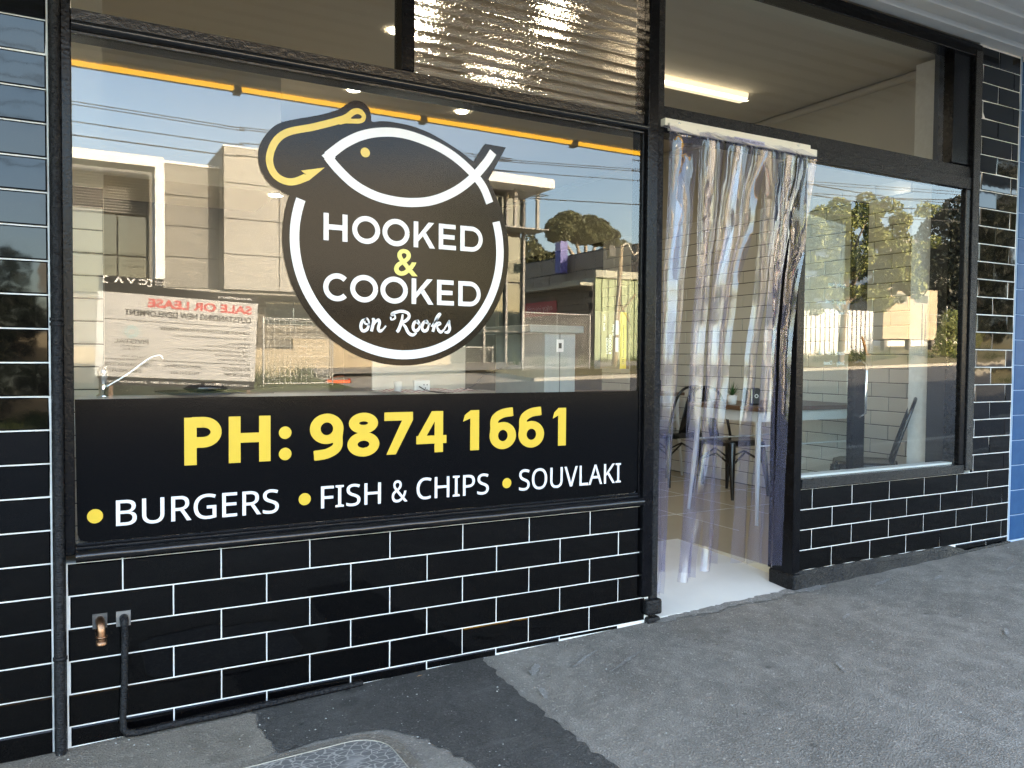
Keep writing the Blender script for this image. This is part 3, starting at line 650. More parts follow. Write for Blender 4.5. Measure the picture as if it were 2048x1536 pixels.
# ------------------------------------------------------------------ pipes and outlets on the wall
dp = empty('downpipe', (-.176, -.03, .1), 'black painted downpipe standing beside the left tiled pier', 'downpipe')
MB().tube([(0, 0, -.02), (0, 0, 3.05)], .0155, 12).build('pipe', M['oldpaint'], dp)
for zz in (.34, 1.36, 1.375): MB().lathe([(.0155, -.006), (.020, -.005), (.020, .005), (.0155, .006)], (0, 0, zz - .02), 14).build('collar', M['oldpaint'], dp)
MB().box(-.0175, .018, .012, .05, -.02, 3.05).build('backing_board', M['oldpaint'], dp)
for x, z, mt_, lab in ((-.066, .513, 'bronze', 'bronze overflow spout on its square plate in the black tiled wall'), (.002, .512, 'oldpaint', None)):
    if lab:
        ou = empty('overflow_spout', (x, -.006, z), lab, 'pipe outlet')
        MB().box(-.021, .021, -.003, .001, -.023, .023).build('plate', mat('dull_plate', (.10, .10, .10), .4, metal=.5), ou)
        MB().tube([(0, 0, .003), (0, -.022, .002), (.002, -.034, -.008), (.003, -.038, -.026), (.003, -.039, -.058)], [.013, .013, .0125, .012, .012], 12).build('spout', M[mt_], ou)
        MB().lathe([(.012, -.004), (.0155, -.004), (.0155, .003), (.012, .003)], (.003, -.039, -.040), 14).build('collar', M[mt_], ou)
        MB().lathe([(.0155, -.006), (.0155, .008), (.012, .008)], (.003, -.039, -.058), 14).build('collar', M[mt_], ou)
dr = empty('drain_pipe', (0, 0, 0), 'thin black drain pipe running down the tiles and along the footpath', 'pipe')
MB().box(-.020, .022, -.009, -.005, .487, .535).build('plate', mat('dull_plate', (.22, .21, .20), .4, metal=.3), dr)
pts = [(.002, -.006, .513), (.002, -.028, .512), (.002, -.036, .50), (.003, -.036, .47), (.001, -.035, .32), (-.004, -.035, .20), (-.003, -.036, .166), (.008, -.038, .151), (.04, -.040, .1475)]
MB().tube(pts, [.0135, .013, .012, .0115, .0105, .0105, .0115, .0125, .0115], 12).build('pipe', M['oldpaint'], dr)
pp = [(.04 + i * .05, -.040 + .003 * math.sin(i * .8) + .032 * max(0, i - 9) / 6, .1475 + .00130 * i - .0012 * max(0, i - 8) ** 1.2) for i in range(16)]
MB().tube(pp, .0115, 10).build('pipe', M['oldpaint'], dr)

# pit cover
pc = empty('pit_cover', (.42, -.52, base_z(.42)), 'worn round-cornered concrete pit cover let into the footpath', 'pit cover')
def rrect(cx, cy, w_, h, r, n=8, rot=0):
    o = []
    for qx, qy, s in ((1, 1, 0), (-1, 1, 90), (-1, -1, 180), (1, -1, 270)):
        for i in range(n + 1):
            t_ = R(s + 90 * i / n); o.append((cx + qx * (w_ / 2 - r) + r * math.cos(t_), cy + qy * (h / 2 - r) + r * math.sin(t_)))
    return o
pcm = bpy.data.materials.new('worn_cover'); pcm.use_nodes = True; t = pcm.node_tree; bs = t.nodes['Principled BSDF']; bs.inputs['Roughness'].default_value = .85
tcn = t.nodes.new('ShaderNodeTexCoord'); vo = t.nodes.new('ShaderNodeTexVoronoi'); vo.feature = 'DISTANCE_TO_EDGE'; vo.inputs['Scale'].default_value = 30
mp = t.nodes.new('ShaderNodeMapping'); mp.inputs['Scale'].default_value = (1, 1.7, 1); mp.inputs['Rotation'].default_value = (0, 0, .5)
n1 = t.nodes.new('ShaderNodeTexNoise'); n1.inputs['Scale'].default_value = 12; n1.inputs['Detail'].default_value = 6
va = t.nodes.new('ShaderNodeVectorMath'); va.operation = 'MULTIPLY_ADD'; va.inputs[1].default_value = (.05, .05, .05)
t.links.new(n1.outputs['Color'], va.inputs[0]); t.links.new(tcn.outputs['Object'], va.inputs[2]); t.links.new(va.outputs[0], mp.inputs[0]); t.links.new(mp.outputs[0], vo.inputs[0]); t.links.new(tcn.outputs['Object'], n1.inputs[0])
cr2 = t.nodes.new('ShaderNodeValToRGB'); cr2.color_ramp.elements[0].position = .03; cr2.color_ramp.elements[1].position = .085
cr2.color_ramp.elements[0].color = (.38, .355, .32, 1); cr2.color_ramp.elements[1].color = (.15, .142, .135, 1)
n3 = t.nodes.new('ShaderNodeTexNoise'); n3.inputs['Scale'].default_value = 9; n3.inputs['Detail'].default_value = 5; cr3 = t.nodes.new('ShaderNodeValToRGB'); cr3.color_ramp.elements[0].position = .56; cr3.color_ramp.elements[1].position = .76
mxc = t.nodes.new('ShaderNodeMix'); mxc.data_type = 'RGBA'; mxc.inputs[7].default_value = (.30, .285, .265, 1)
t.links.new(tcn.outputs['Object'], n3.inputs[0]); t.links.new(n3.outputs[0], cr3.inputs[0]); t.links.new(cr3.outputs[0], mxc.inputs[0])
t.links.new(vo.outputs['Distance'], cr2.inputs[0]); t.links.new(cr2.outputs[0], mxc.inputs[6]); t.links.new(mxc.outputs[2], bs.inputs['Base Color'])
bn = t.nodes.new('ShaderNodeBump'); bn.inputs['Strength'].default_value = .6; bn.inputs['Distance'].default_value = .004; bn.invert = True
t.links.new(cr2.outputs[0], bn.inputs['Height']); t.links.new(bn.outputs[0], bs.inputs['Normal'])
def lid(pts2, z, name, mt_):
    b = MB(); b.face([(x, y, z + .026 * x) for x, y in pts2]); return b.build(name, mt_, pc)
rim = rrect(-.01, -.16, .68, .60, .13); lidp = rrect(-.01, -.16, .60, .52, .11)
lid(rim, .0055, 'surround', M['oldconc']); lid(lidp, .0075, 'cover_plate', pcm)
b = MB(); rr_ = [(x, y, .009 + .026 * x) for x, y in rrect(-.01, -.16, .60, .52, .11)]; b.tube(rr_ + [rr_[0]], .0016, 6, False); b.build('rim', M['kerb'], pc)
# loose stones
st = MB()
for i in range(260):
    x = rnd.uniform(-.2, 5.0); y = -abs(rnd.gauss(0, .42)) - .01 if i % 2 else rnd.uniform(-2.0, -.03); r = rnd.uniform(.0012, .0040)
    z = base_z(x) + .006; n = len(st.v); a = rnd.uniform(0, 3)
    P = [(x + r * math.cos(a + q * 1.57) * rnd.uniform(.8, 1.5), y + r * math.sin(a + q * 1.57), z) for q in range(4)] + [(x, y, z + r * .9)]
    st.v += P; st.f += [[n, n + 1, n + 4], [n + 1, n + 2, n + 4], [n + 2, n + 3, n + 4], [n + 3, n, n + 4]]; st.sm += [False] * 4
st.build('pale_grit', mat('grit_stone', (.42, .41, .38), .9), kind='stuff')
leafb = empty('fallen_leaf', (1.0, -.05, .152), 'small dry orange leaf lying against the foot of the tiled wall', 'leaf')
MB().face([(-.012, 0, .004), (0, -.006, .008), (.014, .002, .005), (0, .005, .006)]).build('blade', M['brickw'], leafb)

# ------------------------------------------------------------------ awning
aw = empty('awning', (0, 0, 3.16), 'corrugated pale metal street awning hanging over the footpath', 'awning')
b = MB(); prof = []; yy = .0; zz = 0.0
while yy > -2.5:
    for dy, dz_ in ((0, 0), (-.085, 0), (-.098, .026), (-.122, .026)): prof.append((yy + dy, dz_ + .012 + (yy + dy) * .060))
    yy -= .135
b.grid([[(-7, y, z) for y, z in prof], [(4.875, y, z) for y, z in prof]], False).build('corrugated_sheet', M['awn'], aw)
MB().box(-7, 4.88, -2.53, .0, .06, .075).build('top_sheet', M['awn'], aw)
MB().box(-7, 4.88, -2.62, -2.53, -.135, .30).build('fascia', M['awn'], aw)
MB().box(-7, 4.88, -2.526, -2.47, -.075, -.05).build('edge_beam', M['awn'], aw)
TG = mat('amber_tube', (.8, .5, .05), .4, emit=((1.0, .50, .025), 1.05))
for q_, x in enumerate((-1.7, -.44, .814, 2.072, 3.321)):
    lt_ = empty('amber_tube_lamp', (x + .03, -2.50, 3.02), 'lit amber tube lamp under the awning edge, ' + ('left beyond the tiled pier', 'mirrored upper left in the window', 'mirrored behind the logo hook', 'mirrored above the logo fish', 'mirrored right of the logo')[q_], 'tube lamp', 'amber tube lamps under the awning edge')
    MB().tube([(0, 0, 0), (1.21, 0, 0)], .021, 10).build('tube', TG, lt_)
    MB().box(-.0, 1.21, -.02, .02, .0215, .05).build('batten', M['awn'], lt_)
    MB().box(1.212, 1.255, -.035, .035, -.04, .055).build('end_socket', M['black'], lt_)
for x in (-6.5, ): MB().tube([(x, -2.5, 0), (x, -2.5, -3.2)], .04, 8).build('post', M['paint'], aw)
na = empty('neighbour_awning', (4.9, 0, 3.36), 'higher flat awning over the footpath before the blue tiled wall', 'awning')
MB().box(.005, 16, -2.6, -.012, .0, .06).build('soffit', M['awn'], na); MB().box(.005, 16, -2.68, -2.601, -.02, .35).build('fascia', M['awn'], na)
trim = MB().box(4.876, 9, -.06, -.012, -.02, .03).build('flashing', M['cream'], aw)

# ------------------------------------------------------------------ doorway: threshold, strip curtain, glass door
b = MB(); b.grid([[(2.0, .0, .186), (3.10, .0, .206)], [(2.0, .45, .240), (3.10, .45, .243)], [(2.0, .95, .262), (3.10, .95, .262)]], False)
b.face([(2.0, .0, .0), (3.10, .0, .0), (3.10, .0, .206), (2.0, .0, .186)]); b.build('threshold', M['thresh'], kind='structure')
cu = empty('strip_curtain', (2.14, -.035, 2.36), 'clear plastic strip curtain hanging from a cream rail across the doorway', 'curtain')
MB().box(0, .905, -.008, .026, .006, .038).build('rail', M['cream'], cu, .002)
MB().box(.012, .935, -.022, -.0085, -.018, .016).build('clamp_bar', M['cream'], cu, .002)
for x in (.075, .815): MB().lathe([(.0001, -.0), (.006, -.0), (.006, .004), (.0001, .004)], (0, 0, 0), 8).build('screw', M['chrome'], cu).matrix_local = Matrix.Translation((x, -.009, .022)) @ Matrix.Rotation(R(90), 4, 'X')
MB().box(.39, .58, -.0226, -.0222, -.012, .006).build('printed_label', mat('lilac_label', (.50, .48, .62), .5), cu)
text('lettering', 'PVC STRIP DOORS', cu, 'ink', .395, .485, -.008, .001, -.023, place=lambda u, z: (u, -.0230, z))
text('lettering', '1300 736 036', cu, 'ink', .495, .575, -.008, .001, -.023, place=lambda u, z: (u, -.0230, z))
ZC = [2.35, 2.0, 1.65, 1.30, 1.0, .70, .36]
# centre x at those levels, half width at those levels, bottom z
ST = [
 ([2.180, 2.160, 2.140, 2.128, 2.122, 2.118, 2.126], [.050, .042, .034, .022, .016, .012, .014], .33),
 ([2.262, 2.240, 2.205, 2.185, 2.168, 2.150, 2.132], [.050, .048, .040, .034, .026, .018, .012], .42),
 ([2.344, 2.350, 2.362, 2.350, 2.335, 2.320, 2.300], [.050, .048, .044, .040, .036, .034, .032], .378),
 ([2.426, 2.420, 2.410, 2.395, 2.378, 2.355, 2.333], [.050, .048, .040, .036, .030, .026, .026], .335),
 ([2.508, 2.485, 2.460, 2.440, 2.420, 2.390, 2.350], [.050, .048, .040, .034, .028, .022, .016], .352),
 ([2.590, 2.560, 2.510, 2.490, 2.480, 2.470, 2.458], [.050, .046, .044, .038, .034, .032, .030], .372),
 ([2.672, 2.610, 2.540, 2.520, 2.500, 2.485, 2.476], [.050, .046, .040, .036, .028, .026, .020], .40),
 ([2.754, 2.770, 2.760, 2.720, 2.690, 2.672, 2.655], [.050, .048, .044, .042, .044, .042, .046], .385),
 ([2.836, 2.830, 2.815, 2.790, 2.770, 2.755, 2.740], [.050, .050, .046, .044, .042, .044, .046], .372),
 ([2.918, 2.880, 2.865, 2.855, 2.850, 2.845, 2.845], [.050, .050, .046, .044, .040, .036, .034], .355),
 ([2.995, 2.965, 2.930, 2.915, 2.902, 2.892, 2.888], [.052, .052, .046, .042, .042, .040, .036], .340),
]
def lerp(xs, ys, x):
    for i in range(len(xs) - 1):
        if xs[i] >= x >= xs[i + 1]:
            t_ = (xs[i] - x) / (xs[i] - xs[i + 1]); t_ = t_ * t_ * (3 - 2 * t_); return ys[i] + (ys[i + 1] - ys[i]) * t_
    return ys[-1]
for i, (cx_, hw, zb) in enumerate(ST):
    rows = []; r = random.Random(30 + i); ph = [r.uniform(0, 6.28) for _ in range(8)]; fq = [r.uniform(5, 11), r.uniform(13, 24), r.uniform(30, 46)]
    nz_ = 120
    for j in range(nz_ + 1):
        z = 2.352 + (zb - 2.352) * j / nz_; c = lerp(ZC, cx_, z); h = lerp(ZC, hw, z); bulge = math.sqrt(max(0, .0505 ** 2 - h * h)) * (.9 if i % 2 else -.9)
        top = max(0, min(1, (z - 1.25) / .85)); row = []
        for q in range(13):
            u = -1 + 2 * q / 12
            y = -.010 - .0035 * (i % 3) + bulge * (u * u - .35) * .8
            y += top * (.0026 * math.sin(fq[0] * z + ph[0] + 2.0 * u) + .0011 * math.sin(fq[1] * z + ph[1] - 2.5 * u) + .0004 * math.sin(fq[2] * z + ph[2] + 3 * u)) * (0.4 + .6 * min(1, j / 12))
            y += -.014 + .075 * min(.85, 2.352 - z) * (0 if i < 2 else 1) + .007 * u * u * min(1, max(0, (z - .8) / .8)) * (1 if i % 2 else -1)
            y += .003 * math.sin(3 * z + ph[3]) + .004 * u * math.sin(2.2 * z + ph[4])
            x = c + h * u + .002 * math.sin(5 * z + ph[5])
            if j > nz_ - 8 and i in (3, 5, 0): x -= .0007 * (j - nz_ + 8) ** 1.6; y -= .0004 * (j - nz_ + 8) ** 1.5
            row.append((x - 2.14, y - .012, z - 2.36))
        rows.append(row)
    MB().grid(rows, True).build('strip', M['pvc'], cu)
# glass door swung right back behind the small window
gd = empty('glass_door', (3.035, .150, .28), 'glass entrance door with black stiles folded back behind the small window', 'door', rz=R(9))
MB().box(0, .035, -.02, .02, 0, 1.97).build('stile', M['paint'], gd, .003)
MB().box(.735, .86, -.02, .02, 0, 1.97).build('stile', M['paint'], gd, .003)
MB().box(.035, .735, -.02, .02, 0, .10).build('rail', M['paint'], gd, .003)
MB().face([(.035, 0, .10), (.735, 0, .10), (.735, 0, 1.95), (.035, 0, 1.95)]).build('pane', M['doorglass'], gd)
for j, s_ in enumerate(['Opening Hours', 'Monday - Closed', 'Tuesday - Closed', '', '', '', 'Saturday  11am - 8:30', 'Sunday  -  Closed']):
    if s_ == '': continue
    zc = 1.43 - j * .056 if j else 1.47
    text('lettering', s_, gd, 'vdoor', 0, 0, 0, .030, 0, keep=True, bold=.004, place=lambda u, z, zc=zc: (.66 - u * .92, -.0022, zc + z))
MB().tube([(.80, -.02, .75), (.80, -.055, .77), (.80, -.055, 1.05), (.80, -.02, 1.07)], .008, 8).build('handle', M['chrome'], gd)

# ------------------------------------------------------------------ interior
FZ, XW = .265, 5.05
def struct(name, b, mt_): return b.build(name, M[mt_], None, kind='structure')
struct('shop_floor', MB().box(-.3, XW, .951, 13.4, .2, FZ - .001), 'floor')
b = MB()
for x0, x1 in ((-.3, 1.999), (3.101, XW)): b.box(x0, x1, .125, .9505, .2, FZ - .0005)
struct('shop_floor_front', b, 'floor')
fl = MB()
for i in range(1, 9): fl.box(-.3, XW, .95 + i * .6, .953 + i * .6, FZ - .001, FZ + .0004)
for i in range(9): fl.box(i * .6, i * .6 + .003, .952, 6.5, FZ - .001, FZ + .0002)
struct('floor_joints', fl, 'grout')
struct('shop_ceiling', MB().box(-.3, XW + .1, .1, 13.4, 3.36, 3.40), 'ceil')
struct('wall_back', MB().box(-.3, XW, 7.0, 7.1, .2, 3.36), 'wallgrey')
struct('wall_left', MB().box(-.34, -.26, .13, 7, .2, 3.36), 'wallp')
wi = empty('party_wall', (XW, 0, 0), 'inner side wall of white brick tiles with dark joints right of the dining tables', 'wall')
MB().box(.0, .14, .13, 7, .2, 3.358).build('plaster', M['wallp'], wi)
MB().box(-.003, -.0001, .13, 6.9, FZ, 2.62).build('grout', M['grout_dark'], wi)
MB().tube([(-.01, .13, 3.33), (-.01, 7, 3.33)], .03, 8).build('cornice', M['ceil'], wi)
TWI = .290
for rrow in range(23):
    z0_ = FZ + .002 + rrow * .1025
    off_ = (.0 if rrow % 2 else .145)
    for n in range(-1, 15):
        y0_, y1_ = .38 + off_ + n * TWI, .38 + off_ + (n + 1) * TWI
        y0_, y1_ = max(y0_, .38), min(y1_, 4.5)
        if y1_ - y0_ < .02: continue
        w_, h = round(y1_ - y0_ - .005, 3), .0975
        key = (w_, h, 'tw')
        if key not in TM: TM[key] = tile_mesh(w_, h, M['tile_white'], .006, .003)
        inst('tile', TM[key], wi, (-.003, (y0_ + y1_) / 2, z0_ + .0525), (rnd.gauss(0, R(.3)), 0, R(-90) + rnd.gauss(0, R(.2))))
nb = empty('wall_nib', (4.55, .25, 0), 'narrow white tiled wall nib just inside the small window', 'wall')
MB().box(.002, .498, .0, .13, FZ, 3.3).build('plaster', M['wallp'], nb)
MB().box(-.001, .0019, .001, .129, FZ, 2.62).build('grout', M['grout_dark'], nb)
me_n = tile_mesh(.124, .0975, M['tile_white'], .006, .003)
for rrow in range(23): inst('tile', me_n, nb, (-.001, .065, FZ + .054 + rrow * .1025), (rnd.gauss(0, R(.3)), 0, R(-90)))
struct('black_box_by_nib', MB().box(4.42, 5.04, .10, .245, .2, 3.3), 'black')  # plain black box before the nib's front face
nb2 = empty('wall_nib', (-.25, 1.3, 0), 'white tiled wall end behind the left edge of the big window', 'wall')
MB().box(0, .265, .002, .2, FZ, 3.3).build('plaster', M['wallp'], nb2)
MB().box(0, .262, .0, .0019, FZ, 2.1).build('grout', M['grout_dark'], nb2)
for rrow in range(17):
    for (a, b_) in (((.0, .10), (.105, .262)) if rrow % 2 else ((0, .262),)):
        key = (round(b_ - a - .004, 3), .0975, 'tw2')
        if key not in TM: TM[key] = tile_mesh(key[0], .0975, M['tile_white'], .006, .003)
        inst('tile', TM[key], nb2, ((a + b_) / 2, 0, FZ + .054 + rrow * .1025), (rnd.gauss(0, R(.4)), 0, rnd.gauss(0, R(.3))))
# servery bulkhead, wall and exhaust hood inside
bh = empty('bulkhead', (-.26, 3.2, 2.5), 'boxed plaster bulkhead hanging from the ceiling over the servery', 'bulkhead')
MB().box(0, 1.52, 0, .9, .03, .86).build('casing', M['wallp'], bh)
sw = empty('servery_wall', (-.26, 4.3, FZ), 'plain grey partition behind the servery counter', 'wall')
MB().box(0, 2.2, 0, .1, 0, 3.09).build('panel', M['wallgrey'], sw)
cw = empty('cool_room', (2.2, 3.9, FZ), 'tall stainless cabinet block behind the counter', 'cabinet')
MB().box(0, .9, 0, .8, 0, 1.9).build('body', M['steel'], cw, .01)

M['lamp2'] = mat('dim_lamp_glow', (1, 1, 1), .5, emit=((1.0, .78, .50), .5))
def downlight(x, y, z, lab):
    o = empty('downlight', (x, y, z), lab, 'ceiling light', 'lit round downlights in the shop ceiling')
    MB().lathe([(.048, 0), (.055, -.004), (.058, 0)], (0, 0, 0), 20).build('trim_ring', M['wmetal'], o)
    MB().lathe([(.0001, -.002), (.048, -.002)], (0, 0, 0), 20).build('lens', M['lamp2' if 'reeded' in lab else 'lamp'], o)
    ld = bpy.data.lights.new('lamp', 'AREA'); ld.shape = 'DISK'; ld.size = .09; ld.energy = .25 if 'reeded' in lab else .58; ld.color = (1, .84, .62)
    lo = bpy.data.objects.new('lamp_light', ld); col.objects.link(lo); lo.parent = o; lo.location = (0, 0, -.012)
for x, y, z, lab in ((1.67, 1.97, 3.355, 'lit downlight beside the transom mullion, nearest the street'), (1.80, 3.19, 3.355, 'lit downlight seen just above the hook of the logo'), (2.74, 3.27, 3.355, 'lit downlight seen above the fish of the logo, right of the hook'),
                     (1.245, 3.3, 2.527, 'lit downlight low in the bulkhead at the left edge of the logo'), (1.4, 1.15, 3.355, 'lit downlight behind the left part of the reeded glass'), (2.35, 1.5, 3.355, 'lit downlight behind the middle of the reeded glass')):
    downlight(x, y, z, lab)
bt = empty('ceiling_batten', (2.95, 1.80, 3.355), 'long fluorescent batten glowing warm on the ceiling over the tables', 'ceiling light')
b = MB(); pf = [(-.065, 0), (-.058, -.035), (-.03, -.05), (.03, -.05), (.058, -.035), (.065, 0)]
b.grid([[(0, y, z) for y, z in pf], [(1.45, y, z) for y, z in pf]], False); b.face([(0, y, z) for y, z in pf]); b.face([(1.45, y, z) for y, z in pf][::-1]); b.build('diffuser', M['tubeg'], bt)
MB().box(-.01, 1.455, -.062, -.03, -.054, -.0505).build('spine', mat('bright_tube', (1, 1, 1), .5, emit=((1, .86, .62), .30)), bt)

# tables
def table(x, y, w_, d, label, z=.775):
    o = empty('dining_table', (x, y, FZ), label, 'table', 'metal legged tables with dark timber tops')
    MB().box(-w_ / 2, w_ / 2, -d / 2, d / 2, z - .03, z).build('tabletop', M['wood'], o, .006)
    b = MB(); i = .035
    b.box(-w_ / 2 + i, w_ / 2 - i, -d / 2 + i, -d / 2 + i + .006, z - .10, z - .0305); b.box(-w_ / 2 + i, w_ / 2 - i, d / 2 - i - .006, d / 2 - i, z - .10, z - .0305)
    b.box(-w_ / 2 + i, -w_ / 2 + i + .006, -d / 2 + i + .006, d / 2 - i - .006, z - .10, z - .0305); b.box(w_ / 2 - i - .006, w_ / 2 - i, -d / 2 + i + .006, d / 2 - i - .006, z - .10, z - .0305)
    b.build('apron', M['wmetal'], o)
    for sx in (-1, 1):
        for sy in (-1, 1):
            tx, ty, bx2, by = sx * (w_ / 2 - .06), sy * (d / 2 - .06), sx * (w_ / 2 - .01), sy * (d / 2 - .01)
            MB().tube([(tx, ty, z - .031), (bx2, by, 0)], [.022, .011], 8).build('leg', M['wmetal'], o)
    for sy in (-1, 1): MB().tube([(-w_ / 2 + .04, sy * (d / 2 - .045), z - .26), (w_ / 2 - .04, sy * (d / 2 - .045), z - .26)], .006, 6).build('stretcher', M['wmetal'], o)
    return o
table(4.38, 3.35, 1.1, .68, 'dark topped table further inside the shop with a napkin dispenser on it')
table(4.33, 1.34, 1.05, .68, 'dark topped table just behind the plastic strip curtain')
def chair(x, y, rz, label):
    o = empty('metal_chair', (x, y, FZ), label, 'chair', 'black metal cafe chairs', rz=rz)
    b = MB(); s = .18   # pressed seat, front towards -y
    rows = []
    for r_s, zz in ((1.0, .405), (1.02, .43), (1.0, .447), (.93, .452), (.55, .444), (.01, .441)):
        rows.append([(s * r_s * math.copysign(abs(math.cos(2 * math.pi * k / 24)) ** .45, math.cos(2 * math.pi * k / 24)), s * r_s * math.copysign(abs(math.sin(2 * math.pi * k / 24)) ** .45, math.sin(2 * math.pi * k / 24)), zz) for k in range(24)])
    b.grid(rows, True, True).build('seat', M['chair'], o)
    for sx in (-1, 1):
        for sy in (-1, 1):
            MB().tube([(sx * .165, sy * .165, .43), (sx * .185, sy * .185, .30), (sx * .20, sy * .205, .12), (sx * .205, sy * .215, 0)], [.030, .026, .017, .012], 8).build('leg', M['chair'], o)
        MB().tube([(sx * .19, -.19, .26), (sx * .16, 0, .34), (sx * .19, .19, .26)], .008, 6).build('brace', M['chair'], o)
    MB().tube([(-.19, .19, .26), (0, .16, .36), (.19, .19, .26)], .008, 6).build('brace', M['chair'], o)
    MB().tube([(-.19, -.19, .26), (0, -.16, .36), (.19, -.19, .26)], .008, 6).build('brace', M['chair'], o)
    arch = [(-.17, .15, .44), (-.172, .19, .58), (-.168, .235, .72), (-.145, .262, .80), (-.09, .278, .842), (0, .284, .855), (.09, .278, .842), (.145, .262, .80), (.168, .235, .72), (.172, .19, .58), (.17, .15, .44)]
    MB().tube(smooth_pts(arch, 3), .011, 8).build('back_frame', M['chair'], o)
    MB().grid([[(-.055, .165, .44), (.055, .165, .44)], [(-.05, .205, .60), (.05, .205, .60)], [(-.045, .25, .75), (.045, .25, .75)], [(-.04, .28, .85), (.04, .28, .85)]], True).build('splat', M['chair'], o).modifiers.new('solid', 'SOLIDIFY').thickness = .004
    return o
c0 = chair(4.33, .60, R(217), 'black metal chair close behind the small window with its back to the right')
copy_tree(c0, (4.50, 2.72, FZ), R(186), 'black metal chair at the far table, left behind the strip curtain')
copy_tree(c0, (4.55, 2.02, FZ), R(4), 'black metal chair drawn up to the near table, seen through the strips')
# things on tables
def dispenser(x, y, z, rz, lab):
    o = empty('napkin_dispenser', (x, y, z), lab, 'napkin dispenser', 'black napkin dispensers on the tables', rz=rz)
    o2 = MB().box(-.05, .05, -.04, .04, 0, .115).build('body', M['black'], o, .008)
    MB().box(-.012, -.004, -.0425, -.0405, .01, .108).build('chrome_slot', M['chrome'], o2)
    b = MB(); b.lathe([(.008, 0), (.014, 0)], (0, 0, 0), 14); q = b.build('emblem', M['paper'], o2); q.rotation_euler = (R(90), 0, 0); q.location = (.025, -.0415, .06)
dispenser(4.73, 3.20, FZ + .775, R(-30), 'black napkin dispenser on the far table seen through the doorway')
dispenser(4.02, 1.28, FZ + .775, R(-30), 'black napkin dispenser on the near table seen through the small window')
def plant(x, y, z, lab):
    o = empty('potted_plant', (x, y, z), lab, 'plant', 'small pot plants on the tables')
    MB().lathe([(.0001, 0), (.028, 0), (.036, .065), (.030, .06), (.0001, .058)], (0, 0, 0), 14).build('pot', M['paper'], o)
    b = MB(); r = random.Random(5)
    for i in range(46):
        a, l, ti = r.uniform(0, 6.28), r.uniform(.06, .11), r.uniform(.2, 1.0); c, s = math.cos(a), math.sin(a)
        b.face([(-.004 * s, .004 * c, .06), (.004 * s, -.004 * c, .06), (l * ti * c, l * ti * s, .06 + l * (1.1 - ti * .6))])
    b.build('foliage', M['plant'], o)
plant(4.60, 3.30, FZ + .775, 'small pot plant beside the napkin dispenser on the far table'); plant(3.88, 1.32, FZ + .775, 'small pot plant beside the napkin dispenser on the near table')

# counter behind the big window and what stands on it
ct = empty('window_counter', (0, .12, 0), 'pale counter running just inside the big window behind the black banner', 'counter')
MB().box(-.12, 1.15, 0, .55, 1.165, 1.19).build('worktop', M['wmetal'], ct, .003)
MB().box(.80, 2.02, .56, 1.3, 1.135, 1.16).build('worktop', M['steel'], ct, .003)
MB().box(-.12, 2.0, .05, .10, FZ, 1.16).build('front_panel', M['wallgrey'], ct)
tp = empty('mixer_tap', (-.03, .5, 1.19), 'chrome mixer tap with long raised lever on the counter', 'tap')
MB().lathe([(.0001, 0), (.022, 0), (.022, .01), (.014, .015), (.014, .07), (.018, .075), (.018, .10), (.012, .115), (.0001, .118)], (0, 0, 0), 16).build('body', M['chrome'], tp)
MB().tube(smooth_pts([(.01, 0, .04), (.08, 0, .085), (.13, 0, .125), (.165, 0, .15), (.195, 0, .158), (.205, 0, .145)], 4), [.0042] * 21, 8).build('lever', M['chrome'], tp)
bw = empty('black_basin', (.30, .42, 1.19), 'shallow glossy black basin on the counter in front of the reflected board', 'basin')
MB().lathe([(.0001, .004), (.06, .004), (.12, .012), (.165, .022), (.168, .024), (.12, .018), (.05, .010), (.0001, .008)], (0, 0, 0), 24).build('bowl', M['chair'], bw)
MB().lathe([(.0001, .052), (.05, .048), (.085, .030), (.06, .016), (.02, .010), (.0001, .010)], (.02, .02, .005), 20).build('lid', M['chair'], bw)
# fridge / display cabinet right
sc_ = empty('display_cabinet', (1.87, .50, 1.135), 'grey laminate cabinet with a dark top standing inside the right of the big window', 'cabinet')
scb = MB().box(.0, .175, .0, .5, .0, .335).build('body', mat('grey_laminate', (.35, .38, .37), .45, noise=(12, .6, (.28, .31, .30))), sc_, .003)
MB().box(.0838, .0862, -.0016, .0, .0, .335).build('door_gap', M['black'], sc_)
MB().box(-.10, .205, -.03, .52, .336, .372).build('top', mat('grey_top', (.22, .23, .21), .5), sc_, .004)
b = MB(); b.box(.065, .105, -.003, -.0017, .245, .305); b.build('notice', M['paper'], scb)
MB().box(.077, .093, -.0045, -.0031, .262, .288).build('notice_square', M['black'], scb)
po = empty('power_outlet', (1.20, .50, 1.192), 'white double power outlet standing on the counter under the logo', 'power outlet')
pl_ = MB().box(.0, .075, 0, .02, 0, .055).build('plate', M['paper'], po, .004)
for a, b_ in ((.045, .035), (.06, .035), (.052, .02), (.045, .012), (.06, .012)): MB().box(a - .002, a + .002, -.001, -.0001, b_ - .003, b_ + .003).build('pin_slot', M['black'], pl_)
MB().tube(smooth_pts([(.02, -.004, .028), (.06, -.02, .008), (.16, -.03, .0), (.28, -.02, .03), (.34, .0, .075), (.45, .02, .11)], 4), .0028, 6).build('cord', M['black'], po)
cup = empty('paper_cup_stack', (1.13, .52, 1.192), 'white paper cup stack beside the power outlet', 'cups'); MB().lathe([(.0001, 0), (.014, 0), (.018, .05), (.0001, .05)], (0, 0, 0), 14).build('cup', M['paper'], cup)
